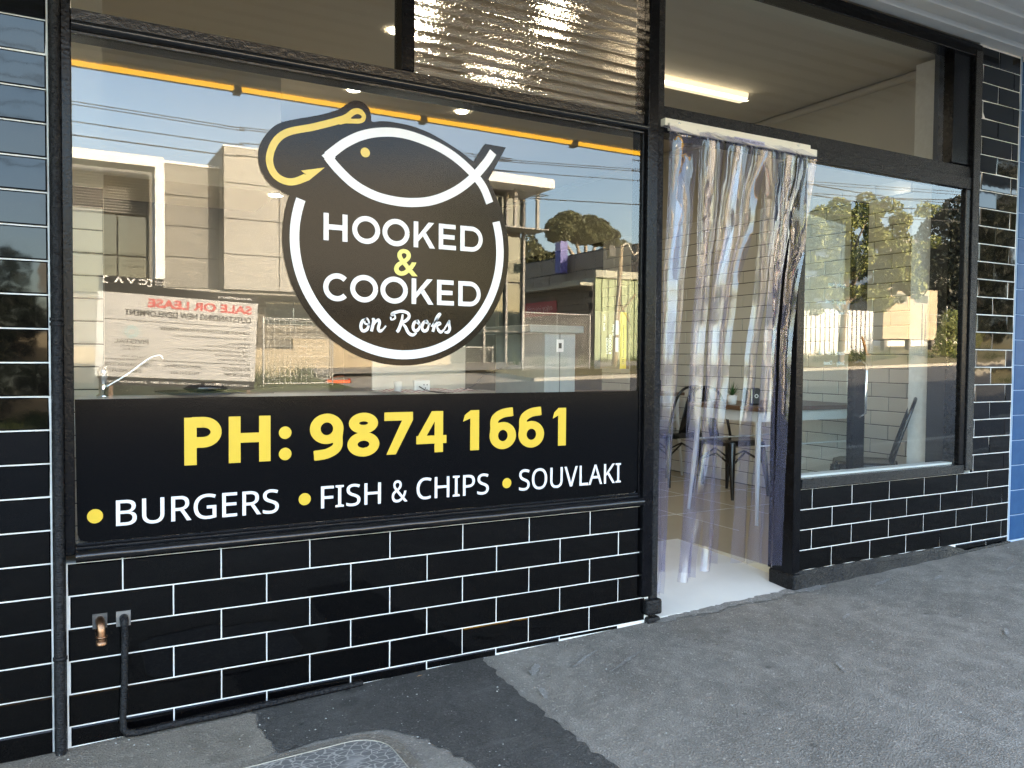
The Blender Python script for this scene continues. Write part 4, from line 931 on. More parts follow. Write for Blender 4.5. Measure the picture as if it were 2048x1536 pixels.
# red and white wrapped papers
wpap = bpy.data.materials.new('red_striped_paper'); wpap.use_nodes = True; t = wpap.node_tree; bs = t.nodes['Principled BSDF']; wv = t.nodes.new('ShaderNodeTexWave'); wv.inputs['Scale'].default_value = 16; wv.inputs['Distortion'].default_value = .6
cr4 = t.nodes.new('ShaderNodeValToRGB'); cr4.color_ramp.interpolation = 'CONSTANT'; cr4.color_ramp.elements[0].color = (.75, .72, .70, 1); cr4.color_ramp.elements[1].position = .55; cr4.color_ramp.elements[1].color = (.32, .05, .10, 1)
tcn = t.nodes.new('ShaderNodeTexCoord'); t.links.new(tcn.outputs['Object'], wv.inputs[0]); t.links.new(wv.outputs[0], cr4.inputs[0]); t.links.new(cr4.outputs[0], bs.inputs['Base Color'])
pk = empty('wrapping_paper', (1.02, .40, 1.192), 'sheets of red and white striped wrapping paper spread on the counter', 'paper')
MB().grid([[(i * .05, j * .09, .004 + .006 * math.sin(i * 1.7 + j) + .004) for i in range(11)] for j in range(4)], True).build('sheets', wpap, pk)
# menu poster inside the right end of the big window
mp_ = empty('menu_poster', (2.035, .06, 0), 'brown poster with yellow stripe and sideways shop lettering inside the right end of the window', 'poster')
# (placed against the inner side of the pane, right edge)
P0x, P1x, Pz0, Pz1 = -.15, .005, 1.305, 1.555
MB().box(P0x, P1x, 0, .004, Pz0, Pz1).build('sheet', mat('poster_brown', (.10, .065, .04), .2), mp_)
MB().box(P0x - .03, P0x - .0005, .001, .03, Pz0, Pz1).build('edge_board', M['black'], mp_)
MB().box(P1x - .052, P1x - .018, -.0012, -.0004, Pz0, Pz1).build('stripe', M['vyellow'], mp_)
def vtext(s_, xc, z0, h, mt_, L_, bold=.01):
    text('lettering', s_, mp_, mt_, 0, L_, 0, h, 0, bold=bold, place=lambda u, z: (xc - z, -.0018, z0 + u))
vtext('9874 1661', P0x + .022, 1.47, .010, 'vwhite', .07); vtext('HOOKED', P0x + .040, 1.37, .013, 'vwhite', .07); vtext('& COOKED', P0x + .056, 1.37, .013, 'vwhite', .085); vtext('on Rooks', P0x + .070, 1.45, .012, 'vwhite', .05)
vtext('173 Rooks Road Nunawading', P1x - .028, 1.33, .011, 'ink', .17)
for a in (1.38, 1.455): MB().box(P0x + .078, P0x + .094, -.0012, -.0004, a, a + .062).build('panel', M['paper'], mp_)

# ------------------------------------------------------------------ across the street
def V(px, z, D): return (px, -D, z)
ob = empty('office_building', (0, -28, 0), 'new grey office and showroom block with white portal frames across the street', 'building')
def opart(name, x0, x1, D0, D1, z0, z1, mt_, par=ob, **k):
    b = MB().box(x0, x1, -D1, -D0, z0, z1); return loc(par, b).build(name, M[mt_] if isinstance(mt_, str) else mt_, par, **k)
opart('portal_frame', -.10, 3.10, 27.6, 28.6, 7.72, 8.06, 'white'); opart('portal_frame', 2.82, 3.12, 27.6, 28.6, 3.93, 7.7195, 'white')
opart('wall', -.15, 3.0, 29.4, 30.2, .2, 8.0, 'grey')
# louvres, pieces proud
for i in range(15): 
    zz = 7.66 - i * .095; b = MB(); b.box(-.1, 2.80, -29.38, -29.18, zz - .02, zz + .02, None); loc(ob, b).build('louvre_blade', M['louvre'], ob)
for (x0, x1) in ((.30, 1.72), (1.78, 2.78)):
    for (z0, z1) in ((4.84, 6.22), (3.5, 4.78)): opart('window_pane', x0, x1, 29.25, 29.35, z0, z1, 'dglass')
# grey panel walls with joints
def panelwall(par, x0, x1, D, z0, z1, pw, ph_, mt_, g_=.035, th=.12, jm='grout_dark', axis='x', stagger=False):
    b = MB()
    if axis == 'x': b.box(x0, x1, -D - th, -D, z0, z1)
    loc(par, b).build('wall', M[jm], par)
    nz2 = max(1, round((z1 - z0) / ph_)); hz = (z1 - z0) / nz2; nx2 = max(1, round((x1 - x0) / pw)); hx = (x1 - x0) / nx2
    key = ('pw', round(hx, 3), round(hz, 3), mt_)
    def mk(w2):
        kk = ('pw', round(w2, 3), round(hz, 3), mt_)
        if kk not in TM: TM[kk] = MB().box(-w2 / 2 + g_ / 2, w2 / 2 - g_ / 2, 0.0, .03, -hz / 2 + g_ / 2, hz / 2 - g_ / 2).mesh('panel', M[mt_])
        return TM[kk]
    for i in range(nz2):
        xs = [x0 + hx * k_ for k_ in range(nx2 + 1)]
        if stagger and i % 2: xs = [x0] + [x0 + hx * (k_ + .5) for k_ in range(nx2)] + [x1]
        for a, b_ in zip(xs[:-1], xs[1:]):
            inst('panel', mk(b_ - a), par, ((a + b_) / 2 - par.location.x, -D - par.location.y, z0 + (i + .5) * hz - par.location.z), (0, 0, 0))
panelwall(ob, 3.14, 5.10, 28.9, 3.75, 8.15, 1.98, 1.1, 'grey')
opart('coping', 3.14, 5.10, 28.82, 29.3, 8.152, 8.24, 'white')
panelwall(ob, 5.11, 13.0, 28.0, 3.70, 8.80, 1.98, 1.28, 'lgrey')
opart('side_wall', 5.10, 13.0, 28.12, 38, 3.70, 8.80, 'grey'); opart('coping', 5.10, 13.0, 27.96, 38.1, 8.802, 8.86, 'white')
opart('soffit', 3.14, 13.0, 28.2, 33, 3.58, 3.69, 'lgrey')
panelwall(ob, .2, 7.02, 30.0, .3, 3.57, .62, .30, 'block', stagger=True)  # blocks coloured darker to carry the shadow over the upper wall band
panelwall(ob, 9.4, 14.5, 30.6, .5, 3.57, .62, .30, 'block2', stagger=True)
for (a, b_) in ((7.08, 8.15), (8.2, 9.35)): opart('window_pane', a, b_, 30.2, 30.3, 2.6, 3.55, 'dglass')
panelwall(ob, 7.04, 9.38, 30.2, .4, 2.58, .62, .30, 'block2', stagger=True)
# glazed corner
for i, (a, b_) in enumerate(((13.1, 14.9), (15.0, 16.6), (16.7, 17.75), (17.82, 18.60))):
    for z0, z1 in ((.9, 2.5), (2.6, 4.7), (4.8, 6.85), (7.05, 8.60)): opart('window_pane', a, b_, 30.1, 30.2, z0, z1, 'dglass')
opart('corner_wall', 13.05, 18.62, 30.22, 36, .6, 8.7, 'grey')
for x in (14.95, 16.65, 17.78, 18.68): opart('mullion', x - .05, x + .05, 29.95, 30.15, .8, 8.85, 'lgrey')
for x in (17.86, 19.02): opart('sunshade_post', x - .07, x + .07, 29.3, 29.44, 7.15, 8.9, 'lgrey')
opart('sunshade_ledge', 13.0, 19.35, 28.9, 30.4, 7.08, 7.14, 'lgrey')
opart('roof_slab', 12.6, 19.43, 28.6, 36, 8.92, 9.33, 'white')
opart('lit_wall_strip', -8, 7.6, 27.0, 27.25, .2, 1.58, 'creamwall'); opart('lit_wall_strip', 7.9, 14.6, 29.2, 29.45, .3, 2.0, 'creamwall')  # separate cream walls added for the sunlit lower part of the block wall

# grey shed row
sh = empty('green_shed', (22.66, -30, gz(22, 30)), 'pale green corrugated shed with a lean-to of dark blocks', 'shed')
z0s = gz(22, 30)
opart('wall', 22.70, 27.0, 30.03, 33, z0s - .3, 5.25, 'dgreen', sh)
for i in range(11):
    x = 22.68 + i * .40; opart('wall_rib', x, x + .335, 29.98, 30.03, z0s - .1, 5.24, 'green', sh)
opart('fascia', 22.6, 27.1, 29.8, 30.0, 5.25, 5.60, 'dgreen', sh)
# dark block side wall running back
kk = MB().box(22.58, 22.68, -38, -30.05, z0s - .2, 4.9); loc(sh, kk).build('side_wall', M['grout_dark'], sh)
bme = MB().box(-.03, 0, -.29, .29, -.14, .14).mesh('block', M['block2'])
for i in range(13):
    for j in range(13):
        inst('block', bme, sh, (22.58 - 22.66, -(30.35 + j * .6 + (.3 if i % 2 else 0)) + 30, .05 + i * .30), (0, 0, 0))
opart('roof_edge', 21.9, 22.75, 30.1, 38, 4.85, 5.0, 'dgreen', sh)
rb = empty('red_banner', (22.52, -33.2, 3.55), 'faded red banner fixed along the dark block lean-to wall', 'banner')
MB().box(-.02, 0, -3.6, 0, 0, .75).build('sheet', M['red'], rb)
text('lettering', 'enjoy ice cold', rb, 'paper', 0, 2.6, 0, .40, 0, place=lambda u, z: (-.025, -.4 - u, .18 + z))
gb = empty('grey_warehouse', (27, -33, .9), 'long grey block warehouse behind the green shed', 'warehouse')
kk = MB().box(27, 29, -46, -33, .5, 7.55); loc(gb, kk).build('wall', M['grout_dark'], gb)
bme = MB().box(-.03, 0, -.97, .97, -.475, .475).mesh('panel', mat('warm_grey_block', (.36, .29, .21), .8, noise=(1, .6, (.30, .245, .18))))
for i in range(7):
    for j in range(7): inst('panel', bme, gb, (0, -(j * 2.0 + (1.0 if i % 2 else 0)) - .2, .1 + i * 1.0), (0, 0, 0))
bv = empty('blue_vent_box', (26.5, -39, 7.0), 'small blue vent box on the roof edge of the grey warehouse', 'vent'); MB().box(-.3, .2, -.3, .3, -.6, 1.3).build('casing', mat('violet_blue_paint', (.10, .10, .35), .5), bv)

# temporary fence
def fence_panel(x0, D0, x1, D1, h, label, zb=None):
    za = gz(x0, D0) if zb is None else zb; o = empty('wire_fence', (x0, -D0, za + .08), label, 'fence', 'temporary wire fence panels')
    L = math.hypot(x1 - x0, D1 - D0); o.rotation_euler = (0, 0, math.atan2(-(D1 - D0), x1 - x0))
    for x in (0, L): MB().tube([(x, 0, 0), (x, 0, h)], .025, 6).build('post', M['galv'], o)
    for z in (.08, h - .05): MB().tube([(0, 0, z), (L, 0, z)], .018, 6).build('rail', M['galv'], o)
    b = MB(); n = int(L / .16)
    for i in range(1, n): x = L * i / n; b.box(x - .0035, x + .0035, -.0035, .0035, .09, h - .06)
    n = int(h / .30)
    for i in range(1, n): z = h * i / n; b.box(.02, L - .02, .004, .010, z - .0035, z + .0035)
    b.build('wire_mesh', M['galv'], o)
fence_panel(5.42, 23, 7.6, 23, 2.15, 'wire fence panel on the grass beside the lease board')
fence_panel(5.7, 24.2, 8.3, 25.6, 2.1, 'wire fence panel angled back beside the orange foot')
fence_panel(3.0, 26, 5.6, 26, 2.0, 'wire fence panel behind the lease board')
of = empty('plastic_block', (8.1, -24, gz(8, 24)), 'orange plastic fence foot lying on the driveway edge', 'fence foot')
b = MB(); b.grid([[(-.42, y, 0) for y in (-.14, .14)], [(-.40, y, .10) for y in (-.12, .12)], [(-.1, y, .20) for y in (-.10, .10)], [(.15, y, .24) for y in (-.10, .10)], [(.38, y, .16) for y in (-.12, .12)], [(.42, y, 0) for y in (-.14, .14)]], False)
b.box(-.40, .40, -.1, .1, 0, .10); b.build('block', M['orange'], of, .02)
gt = empty('chain_gate', (9.7, -30, gz(12, 30) - .1), 'low chain wire gate across the concrete driveway', 'gate')
for x in (0, 2.6, 2.9, 7.4): MB().tube([(x, 0, 0), (x, 0, 1.1)], .03, 6).build('post', M['galv'], gt)
for z in (.08, 1.05): MB().tube([(0, 0, z), (7.4, 0, z)], .02, 6).build('rail', M['galv'], gt)
def chainwire(L, h, s=.14):
    b = MB(); r = .004; n = int((L + h) / s)
    for i in range(n):
        for sg in (1, -1):
            a = i * s; x0, z0 = (a, 0) if a <= L else (L, a - L); x1, z1 = (a - h, h) if a >= h else (0, a)
            if sg < 0: x0, x1 = L - x0, L - x1
            b.face([(x0 - r, 0, z0), (x0 + r, 0, z0), (x1 + r, 0, z1), (x1 - r, 0, z1)])
    return b
chainwire(7.4, 1.0).build('chain_wire', M['galv'], gt, kind='stuff').location = (0, 0, .06)
cf = empty('chain_fence', (15.9, -25.2, gz(17, 25) + .1), 'tall chain wire fence before the dark block lean-to', 'fence')
for x in (0, 1.6, 3.2): MB().tube([(x, 0, 0), (x, 0, 2.35)], .035, 6).build('post', M['galv'], cf)
MB().tube([(0, 0, 2.3), (3.2, 0, 2.3)], .025, 6).build('rail', M['galv'], cf)
chainwire(3.2, 2.25, .12).build('chain_wire', M['galv'], cf, kind='stuff')
# lease board
ls = empty('lease_board', (.66, -21, 0), 'large sale or lease board with red heading on the grass across the street', 'sign'); ls.rotation_euler = (0, R(2.6), 0)
W_ = 4.05
def bp(name, x0, x1, z0, z1, y, mt_, th=.004): return MB().box(x0, x1, y - th, y, z0, z1).build(name, M[mt_] if isinstance(mt_, str) else mt_, ls)
bp('board', 0, W_, .78, 2.985, 0, mat('board_white', (.42, .42, .415), .4), .05)
bp('header', 0, W_, 2.99, 3.21, 0, 'ink', .05); bp('header_logo_panel', 0, 1.55, 3.215, 3.41, 0, 'ink', .05); bp('footer', 0, W_, .54, .775, 0, 'ink', .05)
for x in (.4, 3.9): bp('post', x - .05, x + .05, .0, .538, 0, 'wood', .08)
def lt(s_, xr, z0, h, mt_, L_=None, bold=.0, par=ls):
    # reads towards -x when faced from the shop
    kw = dict(keep=True) if L_ is None else {}
    text('lettering', s_, par, mt_, 0, L_ or 1, 0, h, 0, bold=bold, place=lambda u, z: (xr - u, .0045, z0 + z), **kw)
lt('SALE OR LEASE', W_ - .16, 2.66, .235, 'red', 2.70, .03); lt('OUTSTANDING NEW DEVELOPMENT', W_ - .16, 2.41, .165, 'ink', 3.25, .02)
bp('rule', .15, W_ - .15, 2.275, 2.29, .003, 'ink'); bp('rule', .15, W_ - .15, 1.235, 1.25, .003, 'ink')
lt('A UNIQUE SELECTION OF BUSINESS PREMISES', W_ - .16, 2.06, .105, 'ink', 2.35, .01)
for i, s_ in enumerate(['• Office showroom warehouses and hybrid style office', '   showrooms', '• Building areas: 178m2*-917m2*', '• High quality construction and finishes throughout', '• Tax depreciation benefits', '• Energy efficient design']):
    lt(s_, W_ - .16, 1.905 - i * .118, .085, 'ink', None)
lt('PIVOTAL', 1.25, 1.66, .13, 'ink', .82); lt('BUSINESS ESTATE', 1.12, 1.58, .04, 'ink', .56); lt('NUNAWADING', 1.05, 1.50, .04, 'ink', .42); lt('Search ID: 14229', 1.20, 1.30, .05, 'ink', .58)
for rr2 in (.145, .095):
    s = MB(); n = 32
    s.grid([[(.83 + (rr2 + d_) * math.cos(2 * math.pi * i / n), .0045, 1.98 + (rr2 + d_) * math.sin(2 * math.pi * i / n)) for i in range(n + 1)] for d_ in (0, .016)], False).build('emblem_ring', M['teal'], ls)
for s_, xr, L_ in (('IAN ANGELICO', W_ - .14, .75), ('JARROD MORAN', 2.62, .92), ('STAN DAWIDOWSKI', 1.33, 1.16)): lt(s_, xr, 1.06, .10, 'ink', L_)
for s_, xr, L_ in (('0418 336 088', W_ - .14, .68), ('0413 251 621', 2.55, .70), ('0400 448 757', 1.10, .78)): lt(s_, xr, .90, .09, 'ink', L_)
lt('www.cva.melbourne', W_ - .16, 3.06, .085, 'paper', .92); lt('Head Office  03 8564 4000   Eastern Office  03 8560 8888   2 Brandon Park Drive', W_ - .16, .63, .06, 'paper', 3.6)
lt('C V Λ', 1.16, 3.24, .15, 'paper', .80, .03); lt('CREATING', 1.70, 3.33, .05, 'paper', .36); lt('WORTH', 1.62, 3.25, .05, 'paper', .27)
for x, z, sx, sz in ((.10, 3.40, 1, -1), (.10, 3.21, 1, 1), (1.27, 3.40, -1, -1), (1.27, 3.21, -1, 1)):
    s = MB(); xs = sorted((x, x + sx * .12)); zs = sorted((z, z + sz * .03)); s.box(xs[0], xs[1], .001, .005, zs[0], zs[1]); xs = sorted((x, x + sx * .03)); zs = sorted((z + sz * .03, z + sz * .08)); s.box(xs[0], xs[1], .001, .005, zs[0], zs[1]); s.build('corner_mark', M['paper'], ls)

# pole and wires
up_ = empty('utility_pole', (21.0, -26, gz(21, 26)), 'weathered timber service pole with loose cables before the green shed', 'utility pole')
MB().tube([(-.05, 0, 0), (.25, 0, 5.35)], [.13, .10], 10).build('shaft', M['poleM'], up_)
MB().tube([(-.1, .1, 2.2), (1.0, .1, 3.3)], .04, 6).build('brace', M['poleM'], up_); MB().tube([(.1, .1, 2.9), (.7, .1, 2.0)], .04, 6).build('brace', M['poleM'], up_)
MB().tube(smooth_pts([(.25, .1, 5.3), (.5, .1, 5.45), (.85, .1, 5.0), (1.15, .1, 5.1), (1.9, .1, 4.75)], 4), .03, 6).build('cable', M['cream'], up_)
MB().tube(smooth_pts([(.15, .12, 3.8), (.02, .12, 2.9), (-.05, .12, 1.6), (.05, .12, .5)], 4), .025, 6).build('cable', M['cream'], up_)
MB().box(-.45, -.12, -.1, .1, 4.85, 5.3).build('junction_box', M['black'], up_)
def wire(pts3, r, lab):
    o = empty('power_line', pts3[0], lab, 'power line', 'overhead wires along the far kerb'); p0 = pts3[0]
    MB().tube([(a - p0[0], b - p0[1], c - p0[2]) for a, b, c in smooth_pts(pts3, 6)], r, 5).build('cable', M['cable'], o)
wire([(-30, -16, 7.0), (.17, -16, 6.36), (3.84, -16, 6.33), (9.9, -16, 6.47), (14.4, -16, 6.68), (60, -16, 9.4)], .010, 'topmost thin overhead wire above the office block')
wire([(-30, -16, 7.1), (.17, -16, 6.42), (3.84, -16, 6.38), (9.9, -16, 6.53), (14.4, -16, 6.74), (60, -16, 9.6)], .010, 'overhead wire running close beside the topmost one')
wire([(-30, -16, 6.6), (.16, -16, 6.02), (3.84, -16, 6.04), (9.9, -16, 6.19), (14.4, -16, 6.42), (60, -16, 8.9)], .011, 'second overhead wire below the close pair')
wire([(-30, -16, 6.2), (.16, -16, 5.75), (3.84, -16, 5.75), (11.1, -16, 5.71), (14.4, -16, 5.74), (60, -16, 8.3)], .014, 'lowest thick overhead wire crossing before the white portal')
wire([(14.46, -16.4, 7.1), (21.2, -16.4, 7.20), (25.5, -16.4, 7.2), (29.6, -16.4, 7.46), (70, -16.4, 11)], .018, 'overhead wire above the street tree')
wire([(14.46, -16.4, 6.8), (21.2, -16.4, 6.86), (25.5, -16.4, 6.88), (29.6, -16.4, 7.1), (70, -16.4, 10.5)], .018, 'overhead wire passing through the top of the street tree')

# trees
def leaves(name, clumps, n, s, mt_, par, seed, shell=.55, flat=1.0):
    """clumps: (x, y, z, rx, ry, rz)"""
    r = random.Random(seed); b = MB(); tot = sum(c[3] * c[4] * c[5] for c in clumps) ** 1.0
    for c in clumps:
        k_ = max(20, int(n * (c[3] * c[4] * c[5]) / tot))
        for _ in range(k_):
            while True:
                v = Vector((r.uniform(-1, 1), r.uniform(-1, 1), r.uniform(-1, 1)))
                if v.length <= 1: break
            v = v.normalized() * (v.length ** shell)
            p = Vector((c[0] + v.x * c[3], c[1] + v.y * c[4], c[2] + v.z * c[5]))
            a = Vector((r.gauss(0, 1), r.gauss(0, 1), r.gauss(0, 1))).normalized(); q = a.cross(Vector((r.gauss(0, 1), r.gauss(0, 1), r.gauss(0, 1)))).normalized()
            s_ = s * r.uniform(.6, 1.3)
            b.face([p - a * s_, p + q * s_ * .55, p + a * s_, p - q * s_ * .55])
    return b.build(name, M[mt_], par)
tr = empty('street_tree', (32.9, -24, gz(33, 24)), 'leafy young street tree on the dry verge, mirrored in the small window', 'tree')
b = MB(); b.tube([(0, 0, 0), (.1, 0, 1.6), (.2, 0, 2.9), (.35, 0, 4.2), (.6, 0, 6.0)], [.17, .15, .13, .10, .04], 8)
for q in ((-1.6, .3, 5.2, 2.6), (-2.4, -.4, 4.3, 2.4), (1.9, .3, 5.6, 2.8), (3.2, -.2, 6.6, 3.2), (1.4, .5, 7.6, 4.0), (-.6, -.5, 7.4, 3.8), (4.2, .2, 5.0, 2.9)):
    b.tube([(.2, 0, q[3]), (q[0] * .5, q[1] * .5, (q[3] + q[2]) / 2 + .2), (q[0], q[1], q[2])], [.08, .05, .02], 6)
b.build('trunk', M['bark'], tr)
r = random.Random(3); cl = []
for cx_, cz_, s in ((-3.0, 6.9, .7), (-2.2, 6.2, .9), (-1.4, 7.0, .8), (-.4, 6.3, 1.0), (.7, 7.3, .8), (1.5, 8.0, .75), (2.3, 7.6, .8), (3.0, 7.0, .8), (4.0, 7.3, .55), (4.9, 7.7, .55), (5.8, 8.1, .45), (-2.9, 4.6, .8), (-2.0, 4.0, .8), (-1.0, 4.8, .9), (0.2, 5.2, .9), (.6, 3.9, .7), (1.6, 5.0, 1.0), (2.6, 5.6, 1.0), (3.6, 5.0, 1.0), (4.6, 5.2, .9), (4.2, 4.1, .8), (3.1, 3.9, .8), (1.9, 3.7, .7), (4.9, 6.2, .55), (5.4, 5.9, .5), (-2.7, 3.3, .6), (-1.2, 3.3, .6), (2.9, 6.6, .8), (4.9, 3.6, .5), (1.0, 6.2, .9), (-3.6, 5.6, .7), (-.8, 5.6, .7), (5.3, 5.0, .5)):
    for _ in range(3): cl.append((cx_ + r.gauss(0, .35), r.gauss(0, .8), cz_ - .15 + r.gauss(0, .3), s * r.uniform(.4, .75), s * r.uniform(.5, .9), s * r.uniform(.4, .7)))
leaves('crown', cl, 30000, .095, 'leaf', tr, 8)
gm = empty('gum_tree', (56, -80, 3), 'tall rounded gum tree standing behind the grey warehouse', 'tree')
b = MB()
for q in ((-1.6, 13.0), (0, 14.2), (1.8, 13.4), (3.3, 12.6), (-3.2, 12.4)): b.tube([(0, 0, 0), (q[0] * .1, 0, 7.0), (q[0] * .4, 0, 10.0), (q[0], 0, q[1])], [.6, .42, .28, .10], 6)
b.build('trunk', mat('pale_bark', (.42, .36, .28), .8), gm)
cl = [(-3.6, 0, 13.6, 1.9, 2, 1.5), (-2.6, 0, 14.8, 1.6, 2, 1.0), (-1.2, 0, 13.9, 1.8, 2, 1.5), (.2, 0, 14.4, 1.6, 2, 1.2), (1.5, 0, 14.1, 1.7, 2, 1.2), (3.0, 0, 13.2, 1.7, 2, 1.1), (-4.3, 0, 12.9, 1.1, 1.5, .9), (-.4, 0, 12.8, 1.6, 2, .8), (3.9, 0, 12.7, .9, 1.2, .7), (1.9, 0, 12.6, 1.2, 1.5, .6)]
leaves('crown', cl, 16000, .22, 'leafg', gm, 11, .55)
g2 = empty('bushy_tree', (49.5, -82, 3), 'dark bushy conifer left of the tall gum tree', 'tree'); MB().tube([(0, 0, 0), (0, 0, 9)], [.5, .2], 6).build('trunk', M['bark'], g2)
leaves('crown', [(-1.8, 0, 9.4, 2.2, 2, 1.0), (0, 0, 10.6, 1.6, 2, 1.5), (1.5, 0, 9.8, 2, 2, 1.4), (3, 0, 9.8, 1.8, 2, 1.3), (-.2, 0, 12.2, .9, 1, .9), (-3, 0, 8.6, 1.4, 2, .6), (0, 0, 8, 3.5, 2, 1.2)], 7000, .24, 'leafg', g2, 12, .5)
g3 = empty('bushy_tree', (62.5, -82, 3), 'bushy tree right of the tall gum tree', 'tree'); MB().tube([(0, 0, 0), (0, 0, 9)], [.5, .2], 6).build('trunk', M['bark'], g3)
leaves('crown', [(-1.6, 0, 11.2, 1.8, 2, 1.2), (0, 0, 12.0, 1.8, 2, 1.3), (1.8, 0, 11.2, 1.8, 2, 1.2), (-3, 0, 10.2, 1.4, 2, .8), (0, 0, 9.6, 4, 2, 1.4)], 5000, .24, 'leafg', g3, 13, .5)
dt = empty('dark_tree', (59.3, -36, gz(57, 36)), 'dense dark evergreen tree at the right edge of the mirrored street', 'tree'); MB().tube([(.8, 0, 0), (.8, 0, 4)], [.25, .15], 7).build('trunk', M['bark'], dt)
leaves('crown', [(.9, 0, 8.2, 3.0, 2.6, 2.6), (.2, 0, 5.2, 3.2, 2.6, 2.8), (.8, 0, 3.0, 2.9, 2.4, 2.0), (2.4, 0, 10.2, 2.2, 2.0, 1.8), (-1.0, 0, 5.6, 1.2, 1.6, 2.2)], 15000, .17, 'leafd', dt, 14, .35)
d3 = empty('dark_tree', (69.5, -38, gz(68, 38)), 'broad dark evergreen mirrored in the right pier tiles, beyond the small window', 'tree'); MB().tube([(0, 0, 0), (0, 0, 5)], [.35, .2], 7).build('trunk', M['bark'], d3)
leaves('crown', [(-1.5, 0, 8.6, 3.4, 2.6, 3.0), (2.0, 0, 9.2, 3.6, 2.6, 3.2), (0, 0, 5.0, 4.8, 2.6, 3.0), (0, 0, 2.4, 4.6, 2.4, 2.2), (4.6, 0, 7.0, 2.4, 2, 3.0)], 14000, .24, 'leafd', d3, 41, .35)
bs_ = empty('roadside_bush', (44.8, -26, gz(44, 26)), 'loose green shrub at the edge of the verge below the dark tree', 'shrub')
MB().tube([(0, 0, 0), (.1, 0, 1.6)], [.05, .02], 5).build('stem', M['bark'], bs_)
leaves('foliage', [(0, 0, 1.2, 1.1, .8, 1.1), (.6, 0, 2.0, .8, .7, .9), (-.3, 0, 2.3, .5, .5, .6), (-.9, 0, .6, .7, .5, .5)], 2600, .085, 'leaf', bs_, 15)

dl = empty('dark_tree', (-3.2, -25, gz(-3, 25)), 'dense dark tree at the far left, left of the white portal frame', 'tree'); MB().tube([(0, 0, 0), (0, 0, 3)], [.2, .12], 7).build('trunk', M['bark'], dl)
leaves('crown', [(1.2, 0, 3.6, 1.6, 1.3, 1.4), (-.4, 0, 4.3, 1.9, 1.5, 1.5), (-2.4, 0, 3.6, 1.9, 1.5, 1.6), (0, 0, 1.9, 3.0, 1.4, 1.8), (2.0, .3, 1.6, 1.2, 1, 1.5), (-3, 0, 1.6, 2, 1.4, 1.6)], 15000, .11, 'leafd', dl, 31, .35)
# portable building, white hoarding, house, yard clutter
kz = 2.77
ko = empty('portable_building', (46.75, -32, kz), 'cream site cabin on stumps with two small windows', 'cabin')
MB().box(0, 5.6, -2.6, 0, 0, 3.35).build('body', M['creamwall'], ko)
for x0 in (.9, 3.1):
    kf = MB().box(x0, x0 + 1.5, .0, .03, 2.35, 3.05).build('window_frame', M['lgrey'], ko); MB().box(x0 + .1, x0 + 1.4, .0305, .04, 2.45, 2.95).build('window_pane', M['dglass'], kf)
for x in (.3, 2.8, 5.2): MB().box(x, x + .25, -.4, -.1, -1.0, -.001).build('stump', M['block'], ko)
hb = empty('white_fence', (36.2, -30, gz(38, 30) + .1), 'tall white paling fence catching the low sun', 'fence')
pm = MB().box(0, .30, -.02, .02, 0, 2.7).mesh('paling', M['white'])
for i in range(18): inst('paling', pm, hb, (i * .39, 0, 0), (0, 0, 0))
for z in (.5, 2.2): MB().box(0, 7.0, -.08, -.03, z, z + .1).build('rail', M['wood'], hb)
MB().box(0, 7.0, -.5, -.10, 0, 2.5).build('backing', M['block2'], hb)
wh = empty('white_house', (54.0, -37, 2), 'tall white rendered building behind the site cabin', 'house')
MB().box(0, 9.5, -8, 0, -1, 8.2).build('wall', M['white'], wh); MB().box(-.2, 9.7, -8.2, .2, 8.201, 8.5).build('roof', M['lgrey'], wh)
hs = empty('tiled_roof_house', (60.5, -40, 2.6), 'low house with brown tiled gable roof behind the dark tree', 'house')
MB().box(0, 9, -6, 0, -1, 2.4).build('wall', M['block'], hs)
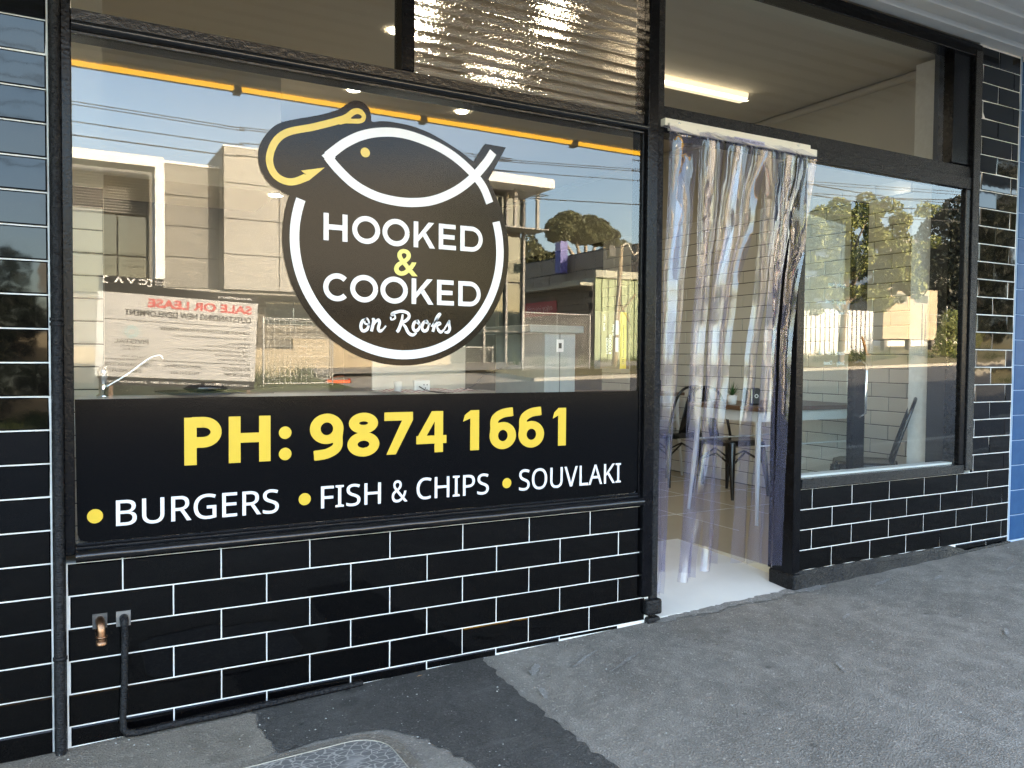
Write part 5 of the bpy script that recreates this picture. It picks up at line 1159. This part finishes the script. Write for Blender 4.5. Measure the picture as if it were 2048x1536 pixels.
b = MB(); b.face([(-.3, .4, 2.3), (9.3, .4, 2.3), (9.3, -3, 4.9), (-.3, -3, 4.9)]); b.face([(-.3, -6.4, 2.3), (9.3, -6.4, 2.3), (9.3, -3, 4.9), (-.3, -3, 4.9)]); b.build('roof', M['rooft'], hs)
MB().face([(-.28, .3, 2.3), (-.28, -6.3, 2.3), (-.28, -3, 4.85)]).build('gable', M['brickw'], hs)
gf = empty('frame_gate', (44.2, -27.5, gz(44, 27.5)), 'thin steel pipe gate frame standing on the verge before the site cabin', 'gate')
for x in (0, 2.3): MB().tube([(x, 0, 0), (x, 0, 3.1)], .04, 6).build('post', M['galv'], gf)
MB().tube(smooth_pts([(.3, 0, .3), (.3, 0, 2.3), (.45, 0, 2.5), (1.8, 0, 2.5), (1.95, 0, 2.3), (1.95, 0, .3)], 3), .03, 6).build('gate_loop', M['galv'], gf)
for z in (.8, 1.4, 2.1): MB().tube([(.0, 0, z), (2.3, 0, z)], .02, 6).build('rail', M['galv'], gf)
tm = empty('leaning_stake', (37.0, -26, gz(37, 26)), 'sunlit timber stake leaning in the dry verge grass', 'stake'); MB().tube([(.6, 0, 0), (0, 0, 1.3)], .06, 6).build('stake', M['brickw'], tm)
# grass tufts
tb = MB(); r = random.Random(21)
spots = [(5.6 + r.uniform(-.5, .5), 24.2, .75) for _ in range(5)] + [(6.9 + r.uniform(-.6, .6), 24.6, .75) for _ in range(6)] + [(r.uniform(-2, 7.5), r.uniform(22.6, 26), .25) for _ in range(60)] + [(r.uniform(17, 50), r.uniform(24.5, 30), r.uniform(.3, .8)) for _ in range(150)]
for x, D, h in spots:
    for _ in range(60):
        a, l = r.uniform(0, 6.28), h * r.uniform(.5, 1.1); ti = r.uniform(.1, .9); ox, oy = r.gauss(0, .12), r.gauss(0, .12); c, s = math.cos(a), math.sin(a); z = gz(x, D)
        tb.face([(x + ox - .01 * s, -D + oy + .01 * c, z), (x + ox + .01 * s, -D + oy - .01 * c, z), (x + ox + l * ti * c * .6, -D + oy + l * ti * s * .6, z + l * (1.15 - ti * .5))])
tb.build('grass_tufts', M['blade'], kind='stuff')
